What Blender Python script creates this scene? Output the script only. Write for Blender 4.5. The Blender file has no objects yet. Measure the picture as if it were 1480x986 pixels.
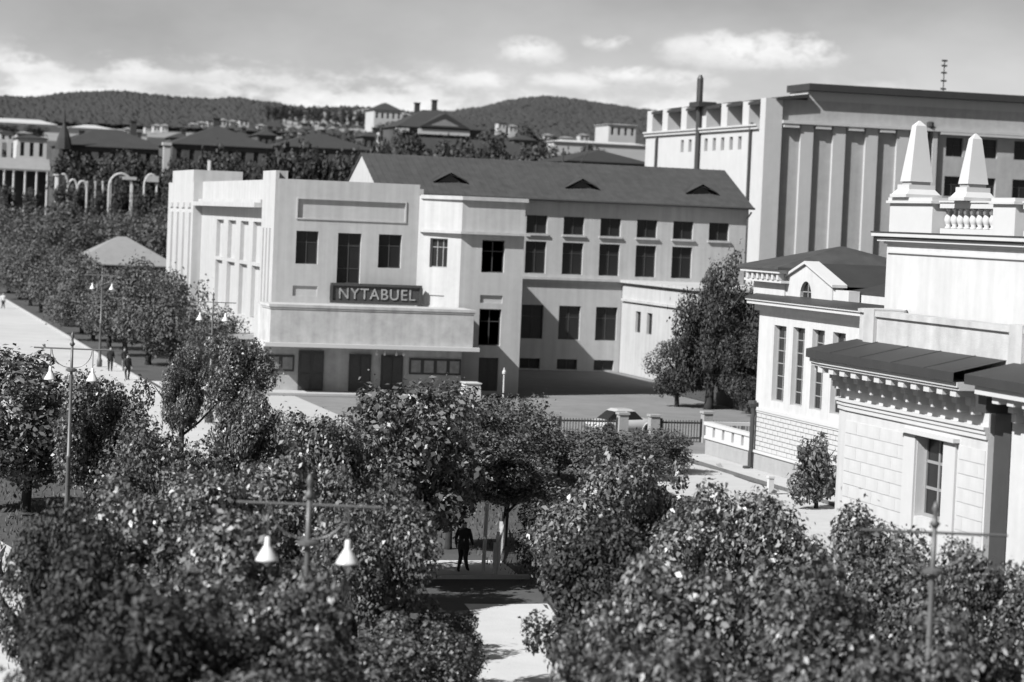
import bpy, bmesh, math, random
import numpy as np
from mathutils import Vector, Matrix

random.seed(7)
rng = np.random.default_rng(7)
sc = bpy.context.scene
COL = sc.collection
R = math.radians

# ------------------------------------------------------------------ camera
# world axes follow the street grid: +X along the street fronts, +Y away down the avenue
F_PX, CAM_H, ROLL, YAW = 3600.0, 12.0, math.atan(0.0412), R(15.5)
PITCH = math.atan(172.0 / F_PX)
fw = Vector((math.sin(YAW) * math.cos(PITCH), math.cos(YAW) * math.cos(PITCH), -math.sin(PITCH)))
rt = Vector((math.cos(YAW), -math.sin(YAW), 0.0))
up = rt.cross(fw)
rt2 = rt * math.cos(ROLL) + up * math.sin(ROLL)
up2 = up * math.cos(ROLL) - rt * math.sin(ROLL)
cam = bpy.data.cameras.new('camera')
cam_ob = bpy.data.objects.new('camera', cam)
COL.objects.link(cam_ob)
m = Matrix((rt2, up2, -fw)).transposed().to_4x4()
m.translation = Vector((0, 0, CAM_H))
cam_ob.matrix_world = m
cam.sensor_width = 36.0
cam.lens = 36.0 * F_PX / 1480.0
cam.clip_start, cam.clip_end = 1.0, 20000.0
cam.dof.use_dof = True
cam.dof.focus_distance = 92.0
cam.dof.aperture_fstop = 0.8
sc.camera = cam_ob


def at(px, py, dist):
    """world point at a distance (metres along the view axis) on the sight line of a photo pixel"""
    d = fw + rt2 * ((px - 740) / F_PX) - up2 * ((py - 493) / F_PX)
    return Vector((0, 0, CAM_H)) + d * dist


def spot(px, py, z):
    """where the sight line of a photo pixel meets height z"""
    d = fw + rt2 * ((px - 740) / F_PX) - up2 * ((py - 493) / F_PX)
    return Vector((0, 0, CAM_H)) + d * ((z - CAM_H) / d.z)


# ------------------------------------------------------------------ light
SUN_DIR = Vector((1.0, 0.42, -0.96)).normalized()          # the way the sunlight travels
sun_elev = math.asin(-SUN_DIR.z)
sun_az = math.atan2(-SUN_DIR.x, -SUN_DIR.y)                 # clockwise from +Y
sl = bpy.data.lights.new('sun', 'SUN')
sl.energy, sl.angle, sl.color = 5.0, R(0.53), (1.0, 1.0, 1.0)
so = bpy.data.objects.new('sun', sl)
COL.objects.link(so)
so.rotation_euler = SUN_DIR.to_track_quat('-Z', 'Y').to_euler()
so.location = (-60, -30, 120)
sc.view_settings.view_transform = 'Standard'
sc.view_settings.look = 'None'
sc.view_settings.exposure = 0.73
sc.view_settings.gamma = 1.0
SKY_STRENGTH = 0.05


HAZE_GAIN = 1.7
CLOUD_LO, CLOUD_HI = 7.2, 8.5


def build_world():
    w = bpy.data.worlds.new('World')
    sc.world = w
    w.use_nodes = True
    nt = w.node_tree
    N, L = nt.nodes, nt.links
    N.clear()
    out = N.new('ShaderNodeOutputWorld')
    bg = N.new('ShaderNodeBackground')
    bg.inputs['Strength'].default_value = SKY_STRENGTH
    L.new(bg.outputs[0], out.inputs[0])
    sky = N.new('ShaderNodeTexSky')
    sky.sky_type = 'NISHITA'
    sky.sun_disc = False
    sky.sun_elevation = sun_elev
    sky.sun_rotation = sun_az
    sky.air_density, sky.dust_density, sky.ozone_density = 0.7, 1.0, 1.5
    # black and white film behind a yellow filter: red and green carry the tone
    bw = N.new('ShaderNodeVectorMath')
    bw.operation = 'DOT_PRODUCT'
    bw.inputs[1].default_value = (0.62, 0.36, 0.02)
    L.new(sky.outputs[0], bw.inputs[0])
    tc = N.new('ShaderNodeTexCoord')
    sep = N.new('ShaderNodeSeparateXYZ')
    L.new(tc.outputs['Generated'], sep.inputs[0])

    def M(op, a, b=None, c=None, clamp=False):
        n = N.new('ShaderNodeMath')
        n.operation = op
        n.use_clamp = clamp
        for i, v in enumerate((a, b, c)):
            if v is None:
                continue
            if isinstance(v, (int, float)):
                n.inputs[i].default_value = v
            else:
                L.new(v, n.inputs[i])
        return n.outputs[0]
    az = M('ARCTAN2', sep.outputs[0], sep.outputs[1])
    el = M('ARCSINE', sep.outputs[2])
    # fine and coarse cloud noise over bearing and height
    cb = N.new('ShaderNodeCombineXYZ')
    L.new(M('MULTIPLY', az, 1.0), cb.inputs[0])
    L.new(M('MULTIPLY', el, 2.0), cb.inputs[1])
    cb.inputs[2].default_value = 1.7

    def noise(scale, detail, rough):
        n = N.new('ShaderNodeTexNoise')
        n.inputs['Scale'].default_value = scale
        n.inputs['Detail'].default_value = detail
        n.inputs['Roughness'].default_value = rough
        L.new(cb.outputs[0], n.inputs['Vector'])
        return n.outputs['Fac']
    n_puff = noise(52.0, 9.0, 0.62)
    n_fine = noise(120.0, 4.0, 0.6)
    n_wide = noise(9.0, 5.0, 0.55)
    n_band = noise(20.0, 7.0, 0.6)
    # the cloud banks: bearing and height of each, half widths, weight
    banks = [(1085, 85, 135, 38, 1.0), (1010, 78, 60, 26, .8), (1165, 84, 60, 34, .9), (880, 66, 42, 20, .75), (765, 82, 52, 28, .85), (905, 112, 70, 20, .95),
             (700, 122, 60, 18, .9), (830, 122, 90, 16, .8), (990, 122, 80, 20, .7), (40, 103, 75, 26, .85), (190, 112, 80, 26, .8),
             (330, 118, 110, 26, .6), (480, 124, 120, 22, .55), (600, 118, 70, 20, .6)]
    mask = None
    lowside = None
    for (px, py, rx, ry, wt) in banks:
        d = (at(px, py, 100.0) - Vector((0, 0, CAM_H))).normalized()
        a0, e0 = math.atan2(d.x, d.y), math.asin(d.z)
        ra, re = rx * 1.2 / F_PX, ry * 1.3 / F_PX
        u = M('DIVIDE', M('SUBTRACT', az, a0), ra)
        v = M('DIVIDE', M('SUBTRACT', el, e0), re)
        v = M('MULTIPLY', v, M('MULTIPLY_ADD', M('LESS_THAN', v, 0.0), 0.9, 1.0))
        d2 = M('ADD', M('MULTIPLY', u, u), M('MULTIPLY', v, v))
        b = M('MULTIPLY', M('SUBTRACT', 1.0, d2, clamp=True), wt)
        bl = M('MULTIPLY', b, M('MULTIPLY_ADD', v, 0.5, 0.5, clamp=True))
        mask = b if mask is None else M('MAXIMUM', mask, b)
        lowside = bl if lowside is None else M('MAXIMUM', lowside, bl)
    # a broken bank of cloud low over the horizon all the way round
    low = M('MULTIPLY', M('SUBTRACT', 1.0, M('MULTIPLY', M('ABSOLUTE', M('SUBTRACT', el, 0.043)), 40.0), clamp=True), 1.15)
    low = M('MULTIPLY', low, M('MULTIPLY', M('SUBTRACT', n_band, 0.30), 3.4, clamp=True))
    mask = M('MAXIMUM', mask, low)
    lowside = M('MAXIMUM', lowside, M('MULTIPLY', low, 0.55))
    puff = M('MULTIPLY_ADD', M('SUBTRACT', n_puff, 0.5), 3.2, mask)
    cover = M('MULTIPLY', M('SUBTRACT', puff, 0.25), 1.9, clamp=True)
    cover = M('MULTIPLY', cover, M('MULTIPLY', mask, 2.6, clamp=True))
    # thin streaks everywhere
    streak = M('MULTIPLY', M('SUBTRACT', n_wide, 0.5), 0.8)
    # pale summer haze that thickens evenly towards the horizon all round
    hz = M('POWER', 2.718, M('MULTIPLY', M('MAXIMUM', el, 0.0), -16.0))
    base = M('MULTIPLY', M('MULTIPLY', bw.outputs['Value'], M('MULTIPLY_ADD', hz, HAZE_GAIN, 1.0)), M('ADD', 1.0, streak))
    lit = M('MULTIPLY_ADD', lowside, CLOUD_HI, CLOUD_LO)
    lit = M('ADD', lit, M('MULTIPLY', M('SUBTRACT', n_fine, 0.5), 4.0))
    mix = N.new('ShaderNodeMix')
    mix.data_type = 'FLOAT'
    L.new(M('MULTIPLY', cover, 0.85), mix.inputs[0])
    L.new(base, mix.inputs[2])
    L.new(lit, mix.inputs[3])
    L.new(mix.outputs[0], bg.inputs['Color'])


build_world()


# ------------------------------------------------------------------ materials (a black and white photograph: all greys)
def mat(name, v, rough=0.85, var=0.12, scale=3.0, bump=0.0, bscale=25.0, spec=0.3, streaks=0.0, metal=0.0, island=0.0, transl=0.0, streak_scale=1.2):
    m = bpy.data.materials.new(name)
    m.use_nodes = True
    nt = m.node_tree
    N, L = nt.nodes, nt.links
    b = N['Principled BSDF']
    b.inputs['Roughness'].default_value = rough
    b.inputs['Specular IOR Level'].default_value = spec
    b.inputs['Metallic'].default_value = metal
    tc = N.new('ShaderNodeTexCoord')

    def M(op, a, bb=None, clamp=False):
        n = N.new('ShaderNodeMath')
        n.operation = op
        n.use_clamp = clamp
        for i, x in enumerate((a, bb)):
            if x is None:
                continue
            if isinstance(x, (int, float)):
                n.inputs[i].default_value = x
            else:
                L.new(x, n.inputs[i])
        return n.outputs[0]
    nz = N.new('ShaderNodeTexNoise')
    nz.inputs['Scale'].default_value = scale
    nz.inputs['Detail'].default_value = 7
    nz.inputs['Roughness'].default_value = 0.65
    L.new(tc.outputs['Object'], nz.inputs['Vector'])
    f = M('MULTIPLY', M('SUBTRACT', nz.outputs['Fac'], 0.5), 2.0 * var * 1.6)
    big = N.new('ShaderNodeTexNoise')
    big.inputs['Scale'].default_value = scale * 0.13
    big.inputs['Detail'].default_value = 4
    L.new(tc.outputs['Object'], big.inputs['Vector'])
    f = M('ADD', f, M('MULTIPLY', M('SUBTRACT', big.outputs['Fac'], 0.5), var * 2.0))
    if streaks:
        mp = N.new('ShaderNodeMapping')
        mp.inputs['Scale'].default_value = (streak_scale, streak_scale, 0.06)
        L.new(tc.outputs['Object'], mp.inputs['Vector'])
        st = N.new('ShaderNodeTexNoise')
        st.inputs['Scale'].default_value = 2.0
        st.inputs['Detail'].default_value = 5
        L.new(mp.outputs[0], st.inputs['Vector'])
        f = M('ADD', f, M('MULTIPLY', M('SUBTRACT', st.outputs['Fac'], 0.55), streaks * 2.0))
    if island:
        g = N.new('ShaderNodeNewGeometry')
        f = M('ADD', f, M('MULTIPLY', M('SUBTRACT', g.outputs['Random Per Island'], 0.5), island * 2.0))
    val = M('MULTIPLY', M('ADD', 1.0, f), v)
    val = M('MINIMUM', M('MAXIMUM', val, 0.004), 0.9)
    cb = N.new('ShaderNodeCombineColor')
    for i in range(3):
        L.new(val, cb.inputs[i])
    L.new(cb.outputs[0], b.inputs['Base Color'])
    if bump:
        bn = N.new('ShaderNodeTexNoise')
        bn.inputs['Scale'].default_value = bscale
        bn.inputs['Detail'].default_value = 5
        L.new(tc.outputs['Object'], bn.inputs['Vector'])
        bp = N.new('ShaderNodeBump')
        bp.inputs['Strength'].default_value = bump
        bp.inputs['Distance'].default_value = 0.05
        L.new(bn.outputs['Fac'], bp.inputs['Height'])
        L.new(bp.outputs[0], b.inputs['Normal'])
    if transl:
        o = N['Material Output']
        t = N.new('ShaderNodeBsdfTranslucent')
        L.new(cb.outputs[0], t.inputs['Color'])
        mx = N.new('ShaderNodeMixShader')
        mx.inputs[0].default_value = transl
        L.new(b.outputs[0], mx.inputs[1])
        L.new(t.outputs[0], mx.inputs[2])
        L.new(mx.outputs[0], o.inputs[0])
    return m


MT = dict(
    stucco=mat('stucco', .383, .9, .08, 1.6, .25, 30, streaks=.22),
    stucco_old=mat('stucco_old', .38, .9, .24, 1.3, .3, 30, streaks=.24),
    stucco_hall=mat('stucco_hall', .41, .9, .06, 1.0, .2, 18, streaks=.06),
    stucco_panel=mat('stucco_panel', .32, .9, .14, 1.4, .3, 18, streaks=.12),
    leaf_gloss=mat('gloss_leaf', .135, .38, .10, 2.0, spec=.6, island=.9, transl=.18),  # glossier and paler leaf copy, bright highlights partly put into the colour
    white=mat('white_paint', .44, .8, .08, 1.5, .15, 30, streaks=.17),
    trim=mat('white_trim', .436, .75, .04, 2.0),
    brick_paint=mat('painted_stone', .409, .85, .08, 6.0, .3, 40, island=.1),
    plinth=mat('plinth', .277, .9, .12, 2.0, .3, 30, streaks=.1),
    glass=mat('window_glass', .018, .22, .2, .7, spec=.25),
    glass_pale=mat('curtained_glass', .343, .5, .08, 2.0, spec=.3),
    frame_dark=mat('dark_frame', .05, .6, .1, 4.0),
    frame=mat('window_frame', .224, .7, .1, 4.0),
    roof=mat('roof_iron', .055, .6, .2, 1.0, .15, 8, streaks=.3, spec=.35, streak_scale=.8),
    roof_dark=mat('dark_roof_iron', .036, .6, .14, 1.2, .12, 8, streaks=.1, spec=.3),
    roof_far=mat('far_roof', .036, .8, .15, .5),
    roof_pale=mat('pale_roof', .198, .8, .10, 1.0, streaks=.1),
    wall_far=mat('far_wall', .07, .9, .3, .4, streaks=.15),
    wall_far_white=mat('far_white_wall', .38, .9, .1, .3),
    metal=mat('dark_metal', .045, .5, .15, 5.0, spec=.4),
    lamp_paint=mat('lamp_paint', .09, .45, .12, 5.0, spec=.5),
    lamp_white=mat('lamp_enamel', .541, .3, .03, 3.0, spec=.5),
    wood_dark=mat('dark_wood', .06, .8, .2, 6.0),
    wood_pale=mat('pale_wood', .409, .8, .15, 6.0),
    bark=mat('bark', .03, .95, .3, 8.0, .5, 20),
    leaf=mat('leaf', .098, .40, .10, 2.0, spec=.45, island=.85, transl=.18),
    leaf_pale=mat('pale_leaf', .108, .5, .10, 2.0, spec=.5, island=.5, transl=.2),
    leaf_far=mat('far_leaf', .085, .6, .15, 1.0, spec=.3, island=.45, transl=.12),
    leaf_dark=mat('dark_leaf', .045, .6, .15, 1.0, spec=.25, island=.4, transl=.08),
    forest=mat('forest', .038, .95, .25, .05),
    grass=mat('grass_ground', .061, .95, .35, .35, .5, 6),
    sand=mat('sandy_path', .42, .95, .10, .8, .3, 12),
    road=mat('dusty_road', .39, .95, .14, .35, .2, 10),
    asphalt=mat('grey_street', .165, .95, .22, .6, .3, 20),
    pave=mat('pavement', .36, .95, .10, 1.2, .3, 20),
    kerb=mat('kerb_stone', .363, .9, .12, 3.0),
    gutter=mat('gutter', .10, .9, .2, 3.0),
    field=mat('field', .20, .95, .2, .02),
    suit=mat('dark_cloth', .025, .9, .2, 20),
    cloth_pale=mat('pale_cloth', .429, .9, .1, 20),
    cloth_mid=mat('grey_cloth', .16, .9, .1, 20),
    skin=mat('skin', .34, .6, .05, 20),
    hair=mat('hair', .02, .7, .1, 30),
    sign=mat('sign_board', .05, .7, .2, 3.0),
    letter=mat('sign_letter', .277, .7, .45, 5.0),
    poster=mat('poster_paper', .218, .8, .45, 2.5),
    car=mat('car_paint', .36, .3, .04, 1.0, spec=.5),
    tyre=mat('tyre', .02, .9, .1, 5.0),
    lit=mat('white_lamp_globe', .561, .3, .02, 1.0),
)


# ------------------------------------------------------------------ mesh helpers
class MB:
    def __init__(self):
        self.v, self.f = [], []

    def add(self, vs, fs):
        n = len(self.v)
        self.v += [tuple(p) for p in vs]
        self.f += [tuple(i + n for i in f) for f in fs]
        return self

    def box(self, x0, x1, y0, y1, z0, z1):
        x0, x1 = min(x0, x1), max(x0, x1)
        y0, y1 = min(y0, y1), max(y0, y1)
        z0, z1 = min(z0, z1), max(z0, z1)
        return self.add([(x0, y0, z0), (x1, y0, z0), (x1, y1, z0), (x0, y1, z0), (x0, y0, z1), (x1, y0, z1), (x1, y1, z1), (x0, y1, z1)],
                        [(0, 3, 2, 1), (4, 5, 6, 7), (0, 1, 5, 4), (1, 2, 6, 5), (2, 3, 7, 6), (3, 0, 4, 7)])

    def prism(self, poly, z0, z1):
        """poly counter-clockwise in plan"""
        n = len(poly)
        vs = [(x, y, z0) for x, y in poly] + [(x, y, z1) for x, y in poly]
        fs = [tuple(range(n - 1, -1, -1)), tuple(range(n, 2 * n))]
        fs += [(i, (i + 1) % n, n + (i + 1) % n, n + i) for i in range(n)]
        return self.add(vs, fs)

    def hull(self, a, b):
        """loft between two equal rings, capped"""
        n = len(a)
        fs = [tuple(range(n - 1, -1, -1)), tuple(range(n, 2 * n))]
        fs += [(i, (i + 1) % n, n + (i + 1) % n, n + i) for i in range(n)]
        return self.add(list(a) + list(b), fs)

    def hip(self, x0, x1, y0, y1, z0, z1, inset, over=0.0, thick=.12):
        """hipped roof, ridge along the long side"""
        x0, x1, y0, y1 = x0 - over, x1 + over, y0 - over, y1 + over
        lo = [(x0, y0, z0), (x1, y0, z0), (x1, y1, z0), (x0, y1, z0)]
        up_ = [(x, y, z0 + thick) for x, y, z in lo]
        if x1 - x0 >= y1 - y0:
            ym = (y0 + y1) / 2
            a, b = (x0 + inset, ym, z1), (x1 - inset, ym, z1)
            fs = [(4, 5, 9, 8), (5, 6, 9), (6, 7, 8, 9), (7, 4, 8)]
        else:
            xm = (x0 + x1) / 2
            a, b = (xm, y0 + inset, z1), (xm, y1 - inset, z1)
            fs = [(4, 5, 8), (5, 6, 9, 8), (6, 7, 9), (7, 4, 8, 9)]
        return self.add(lo + up_ + [a, b], [(0, 3, 2, 1), (0, 1, 5, 4), (1, 2, 6, 5), (2, 3, 7, 6), (3, 0, 4, 7)] + fs)

    def tube(self, pts, rad, seg=8, cap=True):
        pts = [Vector(p) for p in pts]
        rad = rad if isinstance(rad, (list, tuple)) else [rad] * len(pts)
        rings = []
        prev = None
        for i, p in enumerate(pts):
            d = (pts[min(i + 1, len(pts) - 1)] - pts[max(i - 1, 0)])
            d = d.normalized() if d.length > 1e-9 else Vector((0, 0, 1))
            ref = prev if prev is not None else (Vector((1, 0, 0)) if abs(d.x) < .9 else Vector((0, 1, 0)))
            a = (ref - d * ref.dot(d)).normalized()
            prev = a
            b = d.cross(a)
            rings.append([p + (a * math.cos(t) + b * math.sin(t)) * rad[i] for t in (2 * math.pi * k / seg for k in range(seg))])
        n0 = len(self.v)
        for r_ in rings:
            self.v += [tuple(q) for q in r_]
        for i in range(len(rings) - 1):
            for k in range(seg):
                a, b = n0 + i * seg + k, n0 + i * seg + (k + 1) % seg
                self.f.append((a, b, b + seg, a + seg))
        if cap:
            self.f.append(tuple(n0 + k for k in range(seg - 1, -1, -1)))
            self.f.append(tuple(n0 + (len(rings) - 1) * seg + k for k in range(seg)))
        return self

    def lathe(self, prof, cx=0, cy=0, seg=14):
        n0 = len(self.v)
        for r_, z in prof:
            for k in range(seg):
                t = 2 * math.pi * k / seg
                self.v.append((cx + r_ * math.cos(t), cy + r_ * math.sin(t), z))
        for i in range(len(prof) - 1):
            for k in range(seg):
                a, b = n0 + i * seg + k, n0 + i * seg + (k + 1) % seg
                self.f.append((a, b, b + seg, a + seg))
        self.f.append(tuple(n0 + k for k in range(seg - 1, -1, -1)))
        self.f.append(tuple(n0 + (len(prof) - 1) * seg + k for k in range(seg)))
        return self

    def mesh(self, name, material, smooth=False):
        me = bpy.data.meshes.new(name)
        me.from_pydata(self.v, [], self.f)
        if material is not None:
            me.materials.append(material)
        if smooth:
            me.polygons.foreach_set('use_smooth', [True] * len(me.polygons))
        me.update()
        return me

    def build(self, name, material, parent=None, bevel=0.0, smooth=False):
        """world coordinates in; the mesh is stored relative to its thing's base"""
        o0 = root_loc(parent)
        if o0 is not None:
            self.v = [(x - o0[0], y - o0[1], z - o0[2]) for x, y, z in self.v]
        o = bpy.data.objects.new(name, self.mesh(name, material, smooth))
        COL.objects.link(o)
        o.parent = parent
        if bevel:
            b = o.modifiers.new('bevel', 'BEVEL')
            b.width, b.segments, b.limit_method = bevel, 2, 'ANGLE'
        return o


def root_loc(p):
    if p is None:
        return None
    while p.parent is not None:
        p = p.parent
    return p.location.copy()


def tag(o, label=None, cat=None, group=None, kind=None):
    for k, v in (('label', label), ('category', cat), ('group', group), ('kind', kind)):
        if v:
            o[k] = v
    return o


def thing(name, loc, label, cat, group=None):
    o = bpy.data.objects.new(name, None)
    o.empty_display_size = .3
    o.location = loc
    COL.objects.link(o)
    return tag(o, label, cat, group)


def piece(name, me, parent, loc, rz=0.0, scale=None):
    """a part that shares its mesh with its alikes; loc in world coordinates (or relative to a parent part)"""
    o = bpy.data.objects.new(name, me)
    COL.objects.link(o)
    o.parent = parent
    base = root_loc(parent)
    o.location = Vector(loc) - base
    o.rotation_euler.z = rz
    if scale:
        o.scale = scale
    return o


def sub(name, me, parent):
    o = bpy.data.objects.new(name, me)
    COL.objects.link(o)
    o.parent = parent
    return o


def copy_tree(o, parent=None):
    c = o.copy()
    COL.objects.link(c)
    c.parent = parent
    for ch in list(o.children):
        copy_tree(ch, c)
    return c


def wall_face(mb, o, th, L_, z0, z1, openings=(), depth=.25, back=True):
    """upright wall face with real openings. o = (x, y) of its left end seen from outside, th = turn about z, openings (a0, a1, b0, b1)"""
    a = Vector((math.cos(th), math.sin(th), 0))
    n = Vector((math.sin(th), -math.cos(th), 0))
    O = Vector((o[0], o[1], 0))
    P = lambda s, z, d=0: O + a * s - n * d + Vector((0, 0, z))
    xs = sorted({0.0, L_} | {e for q in openings for e in q[:2]})
    zs = sorted({z0, z1} | {e for q in openings for e in q[2:4]})
    for i in range(len(xs) - 1):
        for j in range(len(zs) - 1):
            cx, cz = (xs[i] + xs[i + 1]) / 2, (zs[j] + zs[j + 1]) / 2
            if any(q[0] < cx < q[1] and q[2] < cz < q[3] for q in openings):
                continue
            mb.add([P(xs[i], zs[j]), P(xs[i + 1], zs[j]), P(xs[i + 1], zs[j + 1]), P(xs[i], zs[j + 1])], [(0, 1, 2, 3)])
    for q in openings:
        a0, a1, b0, b1 = q[:4]
        d = q[4] if len(q) > 4 else depth
        mb.add([P(a0, b0), P(a1, b0), P(a1, b1), P(a0, b1), P(a0, b0, d), P(a1, b0, d), P(a1, b1, d), P(a0, b1, d)],
               [(0, 4, 5, 1), (1, 5, 6, 2), (2, 6, 7, 3), (3, 7, 4, 0)])
    return a, n


_wm = {}


def window(parent, o, th, a0, a1, b0, b1, depth=.25, cols=2, rows=3, glass='glass', frame='frame_dark', fw_=.07, name='window', sill=None):
    """window part (frame and glazing bars) with a glass pane as sub-part, set back in its opening"""
    w, h = round(a1 - a0, 2), round(b1 - b0, 2)
    key = (w, h, cols, str(rows), glass, frame, fw_)
    if key not in _wm:
        f = MB()
        f.box(0, fw_, 0, .08, 0, h).box(w - fw_, w, 0, .08, 0, h).box(fw_, w - fw_, 0, .08, 0, fw_).box(fw_, w - fw_, 0, .08, h - fw_, h)
        for i in range(1, cols):
            x = w * i / cols
            f.box(x - fw_ * .45, x + fw_ * .45, .012, .075, fw_, h - fw_)
        zs = rows if isinstance(rows, (list, tuple)) else [i / rows for i in range(1, rows)]
        for t in zs:
            z = h * t
            f.box(fw_, w - fw_, .02, .07, z - fw_ * .4, z + fw_ * .4)
        g = MB().box(.01, w - .01, .05, .06, .01, h - .01)
        _wm[key] = (f.mesh('window', MT[frame]), g.mesh('pane', MT[glass]))
    a = Vector((math.cos(th), math.sin(th), 0))
    n = Vector((math.sin(th), -math.cos(th), 0))
    loc = Vector((o[0], o[1], b0)) + a * a0 - n * depth
    wd = piece(name, _wm[key][0], parent, loc, th)
    sub('pane', _wm[key][1], wd)
    if sill:
        s = MB().box(-.08, w + .08, -depth - .12, -depth + .05, -.10, -.002)
        o2 = sub('sill', s.mesh('sill', MT[sill]), wd)
    return wd


FRONT, LEFT, CHAMF = 0.0, R(-90), R(-45)


# ------------------------------------------------------------------ terrain, roads and paths
SKYLINE = [(-900, 150), (-400, 150), (-150, 140), (0, 138), (50, 140), (90, 134), (130, 132), (180, 131), (220, 136), (260, 140), (300, 142), (340, 140), (380, 146),
           (440, 152), (540, 152), (600, 160), (650, 160), (690, 155), (740, 143), (785, 138), (830, 142), (880, 150), (930, 157), (1000, 170), (1200, 190), (1600, 215), (2400, 240)]


def bearing_px(px):
    d = fw + rt2 * ((px - 740) / F_PX) - up2 * ((150 - 493) / F_PX)
    return math.atan2(d.x, d.y)


def skyline_height(az, dist):
    """height of the ridge for a bearing"""
    d0 = None
    for (p0, y0), (p1, y1) in zip(SKYLINE, SKYLINE[1:]):
        a0, a1 = bearing_px(p0), bearing_px(p1)
        if a0 <= az <= a1:
            t = (az - a0) / (a1 - a0)
            t = t * t * (3 - 2 * t) * .5 + t * .5
            px, py = p0 + (p1 - p0) * t, y0 + (y1 - y0) * t
            d = fw + rt2 * ((px - 740) / F_PX) - up2 * ((py - 493) / F_PX)
            return CAM_H + d.z / math.hypot(d.x, d.y) * dist
    return 40.0


RISE = [(0, 0), (350, 0), (425, 8.5), (520, 18), (700, 29), (1000, 42), (1250, 50)]
RIDGE = 2300.0


def ground_z(x, y):
    r_ = math.hypot(x, y)
    if y < 0:
        return 0.0
    az = math.atan2(x, y)
    if r_ <= 1250:
        for (a, za), (b, zb) in zip(RISE, RISE[1:]):
            if a <= r_ <= b:
                t = (r_ - a) / (b - a)
                return za + (zb - za) * t
    top = skyline_height(az, RIDGE) - 8.0
    top = max(top, 30.0)
    if r_ <= RIDGE:
        t = (r_ - 1250) / (RIDGE - 1250)
        t = t * t * (3 - 2 * t)
        return 50 + (top - 50) * t
    return top - (r_ - RIDGE) * .06


def build_ground():
    az = [R(-180 + 360 * i / 24) for i in range(25)]
    az = sorted(set([a for a in az if not (R(-12) < a < R(45))] + [R(-12) + R(57) * i / 150 for i in range(151)]))
    rr = [0.0, 20, 60, 120, 220, 350, 375, 400, 425, 470, 520, 600, 700, 850, 1000, 1120, 1250, 1400, 1550, 1700, 1850, 2000, 2150, 2300, 2500, 3200, 6000, 12000]
    mb = MB()
    n = len(az)
    for r_ in rr:
        for a in az:
            x, y = math.sin(a) * r_, math.cos(a) * r_
            z = ground_z(x, y) if abs(a) < R(75) else 0.0
            if r_ > 3000:
                z = min(z, 60) if abs(a) < R(75) else 0.0
            if r_ > 1250 and r_ < 2400 and abs(a) < R(75):
                z += 4 * math.sin(a * 90 + r_ * .01) * math.sin(r_ * .013 + a * 31)
            mb.v.append((x, y, z))
    for i in range(len(rr) - 1):
        for k in range(n - 1):
            a, b = i * n + k, i * n + k + 1
            mb.f.append((a, a + n, b + n, b))
    g = mb.build('ground', MT['grass'])
    g.data.materials.append(MT['forest'])
    g.data.materials.append(MT['field'])
    for p in g.data.polygons:
        c = p.center
        r_ = math.hypot(c.x, c.y)
        if r_ > 1150:
            px_ = 740 + (math.atan2(c.x, c.y) - YAW) * F_PX
            p.material_index = 2 if 400 < px_ < 585 and 1250 < r_ < 2300 and c.y > 0 else 1
        if 700 < r_ < 1250 and c.y > 0:
            p.material_index = 2 if (int(r_ / 130) + int(math.atan2(c.x, c.y) * 16)) % 3 == 0 else 1
    g.data.polygons.foreach_set('use_smooth', [True] * len(g.data.polygons))
    tag(g, kind='structure')


build_ground()


def sheet(name, poly, z, material, rough=0.0, step=.9):
    """paved or trodden surface; rough gives its edge an uneven, worn line"""
    pts = []
    for i, (x, y) in enumerate(poly):
        x2, y2 = poly[(i + 1) % len(poly)]
        pts.append((x, y))
        ln = math.hypot(x2 - x, y2 - y)
        if rough and ln > step:
            nx, ny = (y2 - y) / ln, -(x2 - x) / ln
            n = min(60, int(ln / step))
            w = 0.0
            for k_ in range(1, n):
                w = w * .6 + random.uniform(-rough, rough)
                pts.append((x + (x2 - x) * k_ / n + nx * w, y + (y2 - y) * k_ / n + ny * w))
    mb = MB()
    mb.add([(x, y, z) for x, y in pts], [tuple(range(len(pts)))])
    return tag(mb.build(name, material), kind='structure')


sheet('avenue', [(4, 118), (21.2, 118), (21.2, 346), (-14, 346), (-8, 118)], .004, MT['road'])
sheet('street', [(21.2, 136.5), (75, 136.5), (75, 168), (59.9, 168.2), (63.2, 176), (63.2, 195.2), (46.5, 195.2), (46.5, 161), (21.2, 161)], .004, MT['asphalt'])
sheet('path', [(-2.6, 10), (6.0, 10), (6.4, 118), (-2.2, 118)], .004, MT['sand'], .25)
sheet('path', [(5.5, 24), (8.2, 24), (19.0, 62), (22.3, 75), (19.6, 75), (16.5, 62)], .008, MT['sand'], .22)  # ends at the shadow edge, the shade beyond put in as dark ground
sheet('path', [(18.4, 80.4), (23.0, 80.4), (23.4, 84.8), (18.2, 84.8)], .008, MT['sand'], .18)
sheet('path', [(20.4, 92), (22.8, 92), (23.4, 118), (20.6, 118)], .008, MT['sand'], .18)
sheet('path', [(10.6, 76.5), (18.2, 77.5), (18.4, 80), (10.6, 79)], .012, MT['sand'], .15)
sheet('pavement', [(21.6, 136.2), (30, 136.2), (30, 161), (21.6, 161)], .012, MT['pave'])
sheet('lane', [(36.6, 86), (43.5, 86), (43.5, 130.5), (38.6, 130.5)], .004, MT['pave'], .2)
sheet('yard', [(44.5, 125.5), (60, 125.5), (60, 136.4), (44.5, 136.4)], .006, MT['asphalt'])
k = MB().box(43.56, 45.36, 86, 124.3, 0, .12)
tag(k.build('pavement', MT['pave']), kind='structure')
k = MB()
for i in range(19):
    k.box(43.40, 43.55, 86 + i * 2.0, 87.97 + i * 2.0, 0, .145)
tag(k.build('kerb', MT['gutter']), kind='structure')
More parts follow.
